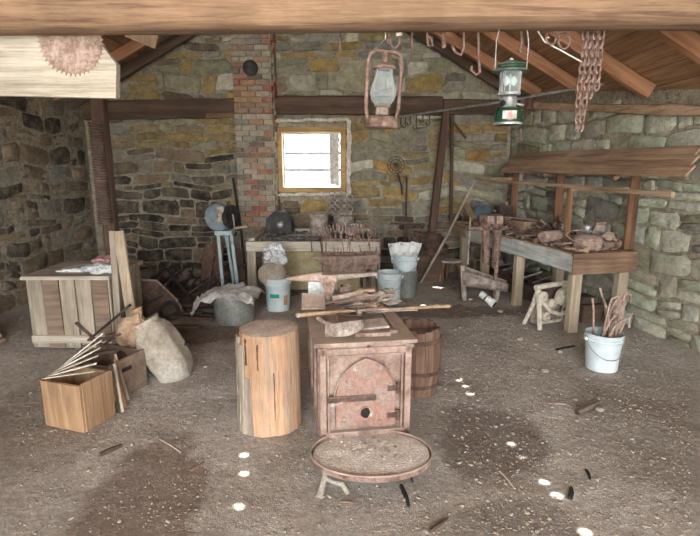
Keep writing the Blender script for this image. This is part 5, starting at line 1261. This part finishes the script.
MB().lathe([(.0745, .028), (.0735, .068)], n=12, a0=-2.35, a1=-1.35).build('tank_label', M_noise('red_white_label', ['b94a4f', 'd8938f', 'e9e4de'], 26, .5), gl, solid=.001)
MB().lathe([(.074, .0), (.076, .006), (.074, .012)], n=36).build('base_ring', 'steel', gl, smooth=True)
MB().lathe([(.03, .09), (.04, .1), (.042, .14), (.03, .15), (.055, .153), (.058, .165), (.05, .167)], n=28).build('collar', 'steel', gl, smooth=True)
MB().lathe([(.012, .0), (.016, .01), (.0, .03)], (-.05, -.045, .105), Rm(PI/2, 0, -.6), 12).build('valve_knob', 'black_iron', gl); MB().tube([(.04, 0, .11), (.075, -.02, .1)], .006, 6).build('pump', 'steel', gl)
MB().lathe([(.054, .165), (.056, .17), (.056, .265), (.054, .27)], n=36).build('glass_globe', 'glass', gl, smooth=True)
for x in (-.02, .02): 
    MB().blob((x, 0, .225), (.017, .015, .024), .1, sub=3).build('mantle', 'white_tin', gl, smooth=True)
MB().tube([(0, .0, .16), (0, 0, .26)], .005, 6).build('burner_tube', 'steel', gl)
for a in (0, PI/2, PI, 3*PI/2): MB().tube([(.058*math.cos(a+.7), .058*math.sin(a+.7), .165), (.058*math.cos(a+.7), .058*math.sin(a+.7), .27)], .002, 5).build('globe_guard', 'steel', gl)
mb = MB(); vs = []; n = 48; prof = [(.05, .268), (.088, .27), (.09, .278), (.06, .292), (.058, .30), (.072, .303), (.07, .312), (.03, .325), (0, .328)]
mb.lathe(prof, n=n); mb.build('ventilator', 'green_vent', gl, smooth=True) if False else mb.build('ventilator', M_noise('worn_green_enamel', ['1d3129', '3a5247', '6c7a70'], 20, .4), gl, smooth=True)
MB().lathe([(0, .326), (.012, .328), (.014, .336), (0, .342)], n=14).build('cap_nut', 'steel', gl)
MB().tube([(-.086, 0, .27), (-.088, 0, .42), (-.07, 0, .50), (0, .0, .54), (.07, 0, .50), (.088, 0, .42), (.086, 0, .27)], .0028, 6).build('bail', 'steel', gl, smooth=True)
# ------------------------------------------------------------------ ironware hung on nails behind the tie beam
YH = 2.925
def nail(p, w=.012): pass
def hang(nm, pts, r_, m, lab, cat, closed=False, group='ironware hung on the tie beam'):
    P = [at(x, y, YH) for x, y in pts]; return one(nm, MB().tube(P, r_, 7, closed), m, lab, cat, group, smooth=True)
hang('iron_hook', [(339.5, 26), (340, 40), (340, 52)], .007, 'rust_brown', 'thin straight iron hook hanging from the beam right of the chimney', 'hook')
hang('iron_ring', [(395+5*math.cos(a*.7), 40+8*math.sin(a*.7)) for a in range(9)], .007, 'rust_brown', 'oval ring hanging from the beam just right of the kerosene lantern', 'ring', True)
hang('iron_hook', [(412, 26), (412, 44), (414, 52), (409, 48)], .007, 'rust_brown', 'small hook hanging right of the oval ring on the beam', 'hook')
hang('bridle_bit', [(427, 28), (428, 46), (433, 46), (431, 38), (427, 36)], .008, 'rust_brown', 'folded pinkish iron clasp hanging on the beam above the gable slope', 'clasp')
hang('iron_hook', [(443, 26), (444, 48)], .012, 'rust_brown', 'short thick pin hanging from the beam', 'pin')
hang('iron_hook', [(463, 26), (464, 48), (461, 55), (455, 52), (452, 46)], .008, 'rust_brown', 'curved hook with upturned point between pin and long hook', 'hook')
hang('iron_hook', [(478, 26), (479, 62), (480, 72), (476, 75), (471, 70), (472, 66)], .008, 'rust_brown', 'long J-shaped hook left of the green lantern', 'hook')
hang('iron_ring', [(551+5*math.cos(a*.7), 38+7*math.sin(a*.7)) for a in range(9)], .007, 'rust_brown', 'left one of the two rings right of the green lantern', 'ring', True)
hang('iron_ring', [(564+6*math.cos(a*.7), 41+8*math.sin(a*.7)) for a in range(9)], .007, 'rust_brown', 'right one of the two rings right of the green lantern', 'ring', True)
hang('iron_strap', [(521, 28), (522, 44), (519, 52)], .009, 'rust_brown', 'short strap hook just right of the green lantern bail', 'hook')
hang('twine', [(537, 30), (545, 42), (560, 50), (582, 62)], .004, 'white_paint', 'white twine slung under the beam towards the chains', 'twine')
hang('white_disc', [(398, 30), (399, 36)], .02, 'white_tin', 'small white disc hung on the beam beside the oval ring', 'disc')
def chain(px, y0, y1, Y, nm_label, m='rust_brown', rr=.022, grp='chains hung at the right of the tie beam', wob=0):
    p0, p1 = at(px, y0, Y), at(px, y1, Y); L = p0.z-p1.z; n = int(L/(rr*2.0)); mb = MB(); s0 = Vector((p0.x, Y, p0.z))
    t = thing('iron_chain', nm_label, 'chain', (p0.x, Y, p0.z), 0, grp)
    link = None
    for i in range(n):
        zc = -rr*2.0*i-rr; 
        if link is None:
            link = MB().torus((0, 0, 0), rr, .0065, Rm(PI/2), 14, 6, .72, 1.25).build('link', m, t, smooth=True); o = link
        else:
            o = link.copy(); C.objects.link(o); o.parent = t
        o.location = (wob*math.sin(i*.7), 0, zc); o.rotation_euler = (0, 0, PI/2*(i % 2)+.3)
    return t
chain(585, 30, 135, 2.92, 'longest chain hanging left of its neighbours at the right end of the beam', wob=.004)
chain(590.5, 30, 133, 2.925, 'second longest chain, just right of the longest one', wob=-.004)
chain(596, 30, 104, 2.92, 'third chain from the left at the right end of the beam')
chain(602, 30, 96, 2.92, 'outermost right chain on the tie beam')
# pipe from the back timber to the right wall with hooks on it
PA = at(397, 117, 7.25); PB = at(604, 84, 5.3)
one('steel_pipe', MB().tube([PA, PA.lerp(PB, .5)+Vector((0, 0, -.015)), PB], .014, 8), 'steel', 'thin pale steel rod running from the back timber up to the right wall', 'rod', smooth=True)
r = random.Random(9)
for i, t in enumerate([.02, .05, .08, .12, .16, .2, .60, .63, .66, .69, .72]):
    p = PA.lerp(PB, t)+Vector((0, 0, -.03*math.sin(PI*t)*.5)); L = r.uniform(.1, .2) if t < .5 else r.uniform(.16, .26)
    P = [p+Vector((-.012, 0, .016)), p+Vector((.0, -.0, .024)), p+Vector((.016, 0, .0)), p+Vector((.012, 0, -L*.6)), p+Vector((.02, 0, -L)), p+Vector((-.012, 0, -L-.02)), p+Vector((-.03, 0, -L+.02))]
    one('pot_hook', MB().tube(P, .009 if t < .5 else .013, 6), 'rust_dark', 'dark pot hook hanging on the thin steel rod ' + ('over the back timber' if t < .5 else 'right of the green lantern'), 'hook', 'pot hooks at the left end of the rod' if t < .5 else 'pot hooks right of the green lantern', smooth=True)
# wall hung things right of the window
q = at(396, 165, 7.33)
sk = thing('wire_skimmer', 'round wire skimmer hung on the stone wall right of the window', 'skimmer', (q.x, 7.35, q.z))
mb = MB()
for k_ in (.03, .08, .12): mb.torus((0, 0, 0), k_, .006, R90, 24, 6)
mb.build('hoops', 'rust_dark', sk, smooth=True)
for i in range(6): a = PI*i/6; MB().tube([(-.12*math.cos(a), 0, -.12*math.sin(a)), (.12*math.cos(a), 0, .12*math.sin(a))], .004, 5).build('wire', 'rust_dark', sk)
MB().tube([(.03, 0, -.12), (.08, -.01, -.28), (.1, -.01, -.42)], .014, 7).build('handle', 'rust_dark', sk, smooth=True)
a, b = at(405, 176, 7.33), at(406, 222, 7.3)
ir = thing('branding_iron', 'upright iron rod with crossbar on the stone wall below the skimmer', 'iron', (b.x, 7.33, b.z))
MB().tube([(0, 0, 0), (0, 0, a.z-b.z)], .014, 8).build('rod', 'rust_dark', ir); MB().blob((0, 0, a.z-b.z), (.035, .03, .02), .1, sub=2).build('head', 'rust', ir)
MB().beam((-.22, 0, -.02), (.22, 0, -.04), .03, .03).build('crossbar', 'rust_dark', ir); MB().beam((0, 0, -.04), (0, 0, -.28), .05, .02, up=(0, 1, 0)).build('hanger', 'rust_dark', ir)
# ------------------------------------------------------------------ floor litter
r = random.Random(99); mb = MB()
ico = None
def pebble(mb, x, y, s, seed):
    p = []; 
    t = (1+5**.5)/2
    base = [(-1, t, 0), (1, t, 0), (-1, -t, 0), (1, -t, 0), (0, -1, t), (0, 1, t), (0, -1, -t), (0, 1, -t), (t, 0, -1), (t, 0, 1), (-t, 0, -1), (-t, 0, 1)]
    fc = [(0, 11, 5), (0, 5, 1), (0, 1, 7), (0, 7, 10), (0, 10, 11), (1, 5, 9), (5, 11, 4), (11, 10, 2), (10, 7, 6), (7, 1, 8), (3, 9, 4), (3, 4, 2), (3, 2, 6), (3, 6, 8), (3, 8, 9), (4, 9, 5), (2, 4, 11), (6, 2, 10), (8, 6, 7), (9, 8, 1)]
    z = fh(x, y)+s*.25; ax, ay, az = s*r.uniform(.35, .7), s*r.uniform(.3, .55), s*r.uniform(.2, .4)
    a = r.uniform(0, 3.1); ca, sa = math.cos(a), math.sin(a)
    mb.add([(x+(v[0]*ax*ca-v[1]*ay*sa)*r.uniform(.8, 1.15), y+(v[0]*ax*sa+v[1]*ay*ca), z+v[2]*az*r.uniform(.7, 1.2)) for v in base], fc)
n = 0
while n < 6500:
    px, py = r.uniform(20, 690), r.uniform(275, 560); g = G(px, py)
    if abs(g.x) > 3.7 or g.x > wall_r(g.y)-.1 or g.y > 7.3: continue
    dens = .3+.7*(g.x > .6)+.3*(noise.noise(Vector((g.x*2, g.y*2, 5))) > .1)
    if r.random() > dens: continue
    s = r.uniform(.003, .009)*(1.0 if r.random() < .93 else 2.0)*(.6+.12*g.y)
    pebble(mb, g.x, g.y, s, n); n += 1
one('gravel', mb, 'pebble', 'fine grey gravel and crumbs scattered over the dirt floor', 'gravel', kind='stuff', origin=(0, 0, 0))
for i, (px, py, s) in enumerate(((417, 470, .035), (430, 345, .02), (370, 412+60, .0), (205, 300, .03), (545, 372, .03), (520, 340, .03), (560, 352, .025), (470, 300, .03), (500, 312, .03), (536, 345, .02), (588, 350, .035), (575, 400, .02), (475, 345, .02), (455, 330, .02), (600, 410, .03))):
    if s == 0: continue
    g = G(px, py); one('loose_stone', MB().blob((g.x, g.y, fh(g.x, g.y)+s*.45), (s, s*.8, s*.6), .3, 1.5, seed=i, sub=2), 'pebble', 'whitish stone beside the right rim of the ash pan' if i == 0 else 'small pale stone lying loose on the dirt floor', 'stone', None if i == 0 else 'loose stones on the dirt floor')
sticks = [((401, 487), (409, 508), .011, 'black_iron', 'thick dark stick on the floor right below the ash pan'), ((408, 474), (413, 484), .006, 'black_iron', 'thin dark stick between the ash pan and the white stone'),
          ((577, 414), (600, 404), .02, 'rust_dark', 'dark chunk of wood on the floor at the right edge'), ((570, 498), (571, 488), .012, 'black_iron', 'small dark chip near the sun spots at the lower right'),
          ((100, 455), (122, 446), .014, 'timber_dark', 'dark stick on the floor at the lower left edge'), ((474, 432), (482, 446), .006, 'brown_x', 'short twig on the brown patch right of the keg'),
          ((586, 470), (590, 480), .008, 'black_iron', 'dark sliver at the far right of the floor'), ((548, 404), (566, 405), .008, 'rust', 'reddish sliver near the lone sun spot'),
          ((340, 502), (356, 503), .004, 'brown_x', 'hair-thin twig on the floor below the ash pan'), ((430, 532), (448, 520), .009, 'timber_dark', 'dark twig at the bottom centre right of the photo'),
          ((556, 350), (575, 346), .009, 'black_iron', 'black rod piece on the floor before the near bench leg'), ((190, 470), (204, 462), .005, 'brown_x', 'twig on the brown patch at the left'), ((215, 420), (220, 408), .005, 'grey_x', 'pale twig left of the stump'),
          ((500, 470), (515, 488), .005, 'grey_x', 'pale twig among the sun spots'), ((160, 440), (181, 452), .004, 'grey_x', 'pale straw left of the brown patch')]
for (a, b, w_, m, lb) in sticks:
    A, Bb = G(*a), G(*b); A.z = fh(A.x, A.y)+w_*.6; Bb.z = fh(Bb.x, Bb.y)+w_*.6
    one('stick', MB().tube([A, A.lerp(Bb, .5)+Vector((.004, 0, .002)), Bb], [w_, w_*1.1, w_*.7], 6), m, lb, 'stick')
# ------------------------------------------------------------------ light and camera
w = bpy.data.worlds.new('World'); SC.world = w; w.use_nodes = True
bg = w.node_tree.nodes['Background']; bg.inputs[0].default_value = (.97, .975, 1.0, 1); bg.inputs[1].default_value = 1.6
sl = bpy.data.lights.new('Sun', 'SUN'); sl.energy = 3.5; sl.angle = math.radians(.53); sl.color = (1, .95, .86)
so = bpy.data.objects.new('Sun', sl); C.objects.link(so); so.rotation_euler = S.to_track_quat('Z', 'Y').to_euler()
def portal(loc, rot, sx, sy):
    l = bpy.data.lights.new('Portal', 'AREA'); l.shape = 'RECTANGLE'; l.size = sx; l.size_y = sy
    l.cycles.is_portal = True
    o = bpy.data.objects.new('Portal', l); C.objects.link(o); o.location = loc; o.rotation_euler = rot
portal(((DX0+DX1)/2, -3.61, 2.05), (PI/2, 0, 0), DX1-DX0, 4.1)
portal(((WX0+WX1)/2, 7.97, (WZ0+WZ1)/2), (-PI/2, 0, 0), WX1-WX0, WZ1-WZ0)
cam = bpy.data.cameras.new('Camera'); cam.sensor_width = 36; cam.lens = 36*F/700; cam.clip_start = .05
co = bpy.data.objects.new('Camera', cam); C.objects.link(co); co.location = (0, 0, CZ); co.rotation_euler = (PI/2-PITCH, 0, 0)
SC.camera = co
vs_ = SC.view_settings; vs_.view_transform = 'Standard'; vs_.look = 'None'; vs_.gamma = 1; vs_.use_curve_mapping = False
vs_.exposure = 3.35
